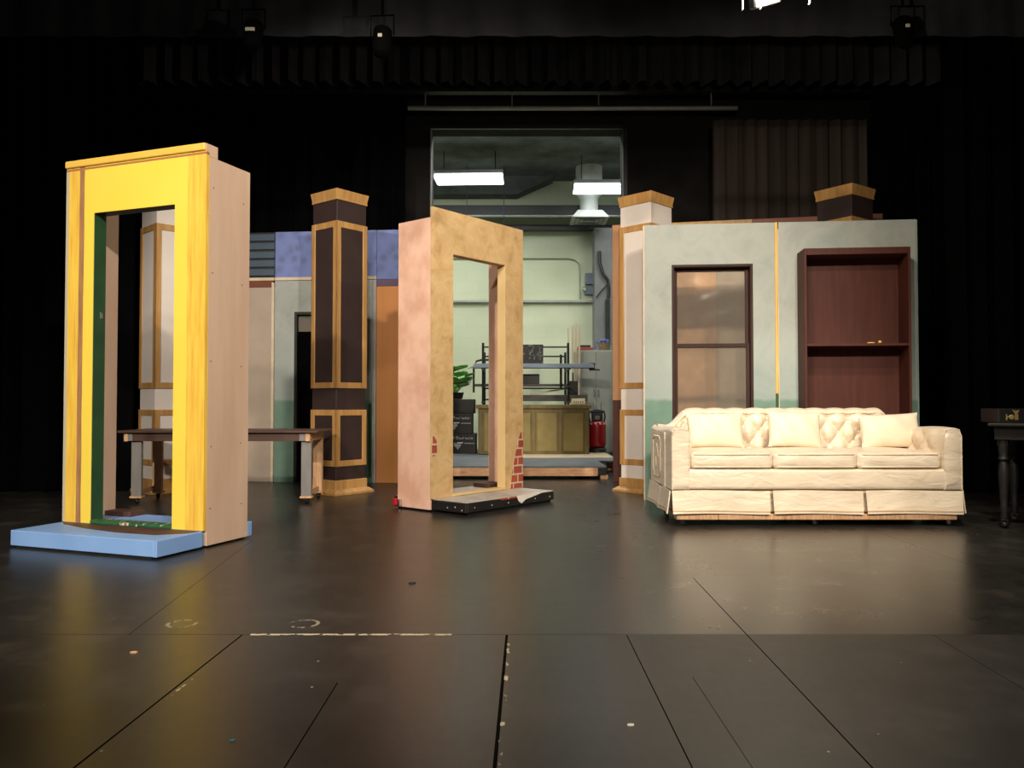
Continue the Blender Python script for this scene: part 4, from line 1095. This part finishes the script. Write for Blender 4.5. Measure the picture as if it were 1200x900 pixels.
for px, lab in ((547, 'thin left cable hanging below the left fluorescent light'), (590.5, 'thin right cable hanging below the left fluorescent light')):
    P = V(px, 230, 13.2)
    tag(MB().tube([(P.x, 13.2, 3.4), (P.x, 13.2, 4.779)], .006, 6).build('hanging_cable', 'black_metal'), lab, 'cable')

# ================================================================== STAGE FLOODLIGHT + LANTERNS
FP = V(899, -4, 4.6)
FL = thing('stage_floodlight', 'glowing work floodlight hanging at the top right of the stage', 'stage light', FP)
tilt = Matrix.Rotation(R(20), 4, 'X') @ Matrix.Rotation(R(-14), 4, 'Y')
MB().box(-.055, .065, .0, .004, -.033, .05, .001, mat=tilt).build('lens', 'lamp', FL)
b = MB(); b.box(-.075, .085, .006, .13, -.045, .07, .01, mat=tilt); b.build('housing', 'black_metal', FL)
for (x, z0, z1) in ((-.148, -.085, .1), (-.045, -.078, .1), (.242, -.05, .1)):
    MB().box(x - .003, x + .003, -.02, .0, z0, z1, .001).build('barn_door', 'steel_grey', FL)
b = MB(); b.box(-.155, .25, .0, .01, .085, .1, .002); b.build('bracket', 'black_metal', FL)
MB().tube([(0, .08, .08), (0, .08, .55)], .015).build('hanger', 'black_metal', FL)
bm_ = MB(); bm_.tube([(-6.4, FP.y + .08, FP.z + .58), (6.4, FP.y + .08, FP.z + .58)], .028)
for x in (-5, -2, 1, 4.5): bm_.tube([(x, FP.y + .08, FP.z + .58), (x, FP.y + .08, 7)], .006, 6)
tag(bm_.build('batten_pipe', 'black_metal', smooth=40), 'black lighting pipe overhead carrying the floodlight', 'pipe')

for px, py, lab in ((297, 38, 'black stage lantern with pale label hanging above the yellow doorway'), (448, 45, 'black stage lantern with pale label hanging left of the dock opening'), (1058, 34, 'black stage lantern with pale label hanging at far right above the bookcase')):
    P = V(px, py, 6.85)
    LN = thing('stage_lantern', lab, 'stage light', P, R(px % 7 - 3), 'small dark stage lanterns overhead')
    m = MB(); m.lathe([(.07, -.02), (.08, -.01), (.08, .16), (.055, .24), (.02, .26)], 20, mat=Matrix.Translation((0, .02, .06)) @ Matrix.Rotation(R(160), 4, 'X')); m.build('can', 'velvet', LN, smooth=40)
    MB().box(-.04 if px == 297 else -.018, .04 if px == 297 else .018, -.100, -.086, -.03, .0, .002).build('label_card', 'cardboard', LN)
    m = MB(); m.tube([(-.10, 0, .03), (-.10, 0, .2), (.10, 0, .2), (.10, 0, .03)], .008, 6); m.tube([(0, 0, .2), (0, 0, 7 - P.z)], .012, 8); m.build('yoke', 'velvet', LN, smooth=40)

# small debris lying on the stage
def G(px, py):
    a = (px - 600) / F_PX; b_ = (450 - py) / F_PX
    d = Vector((a, math.cos(PITCH) - b_ * math.sin(PITCH), math.sin(PITCH) + b_ * math.cos(PITCH)))
    return Vector((0, 0, CAMH)) - d * (CAMH / d.z)
def chip(px, py, w, mat, lab):
    p = G(px, py); m = MB()
    m.prism([(-w, -.3 * w), (-.3 * w, -.6 * w), (.8 * w, -.35 * w), (w, .3 * w), (.2 * w, .55 * w), (-.7 * w, .4 * w)], 'z', 0, .35 * w)
    o = m.build('debris_scrap', mat, loc=(p.x, p.y, .0002)); tag(o, lab, 'scrap')
chip(739, 850, .0095, 'paper', 'pale paper scrap on the floor at the bottom centre right')
chip(483, 684, .017, 'black_paint', 'small dark lump on the floor in front of the tan doorway')
chip(157, 765, .012, 'pine', 'slender tan splinter on the floor below the blue platform')
chip(272, 868, .007, pmat('turquoise fleck', (60, 150, 170), .5), 'turquoise fleck on the floor at bottom left')

# ================================================================== LIGHTS
def spot(name, loc, aim, energy, size, blend, col, rad=.12):
    l = bpy.data.lights.new(name, 'SPOT'); l.energy = energy; l.spot_size = R(size); l.spot_blend = blend; l.color = col; l.shadow_soft_size = rad
    o = bpy.data.objects.new(name, l); COL.objects.link(o); o.location = loc
    o.rotation_euler = (Vector(aim) - Vector(loc)).to_track_quat('-Z', 'Y').to_euler()
    return o
WARM = (1.0, .88, .73)
spot('front_spot', (2.2, -3.0, 4.8), (-.3, 6.6, .5), 1800, 44, .45, WARM)
spot('front_spot', (-.3, -4.0, 5.0), (-.2, 5.4, .2), 1150, 54, .8, WARM)  # added to fill the tan doorway's inside and the front floor
spot('front_spot', (-3.6, -2.2, 5.0), (-1.0, 6.2, .7), 1850, 44, .5, (1.0, .9, .77))
spot('front_spot', (-3.0, -3.2, 5.0), (2.5, 7.2, 2.3), 900, 22, .6, (1.0, .85, .66))
spot('overhead_spot', (1.7, 2.8, 5.6), (1.95, 5.9, .2), 750, 38, .5, (1.0, .9, .76))
spot('overhead_spot', (-.7, 2.6, 5.7), (-1.9, 8.5, 1.3), 480, 40, .5, (1.0, .9, .78))  # added fill to brighten the back left flats
l = bpy.data.lights.new('flood_lamp', 'POINT'); l.energy = 110; l.color = (1, .88, .7); l.shadow_soft_size = .05
o = bpy.data.objects.new('flood_lamp', l); COL.objects.link(o); o.location = FP + Vector((0, -.08, -.06))
# unseen fill lamps added to brighten the dock, without fixtures
for (x, y, z, e) in ((0, 10.4, 4.62, 85), (-2.3, 12.4, 4.5, 65), (2.5, 11.3, 4.5, 50)):
    l = bpy.data.lights.new('dock_fill', 'AREA'); l.shape = 'RECTANGLE'; l.size = 1.1; l.size_y = .35; l.energy = e; l.color = (1, 1, .93)
    o = bpy.data.objects.new('dock_fill', l); COL.objects.link(o); o.location = (x, y, z)

w = bpy.data.worlds.new('world'); sc.world = w; w.use_nodes = True
w.node_tree.nodes['Background'].inputs[0].default_value = (.9, .95, 1, 1); w.node_tree.nodes['Background'].inputs[1].default_value = .01
sc.view_settings.view_transform = 'Standard'; sc.view_settings.look = 'None'
sc.view_settings.exposure = 0; sc.view_settings.gamma = 1; sc.view_settings.use_curve_mapping = False
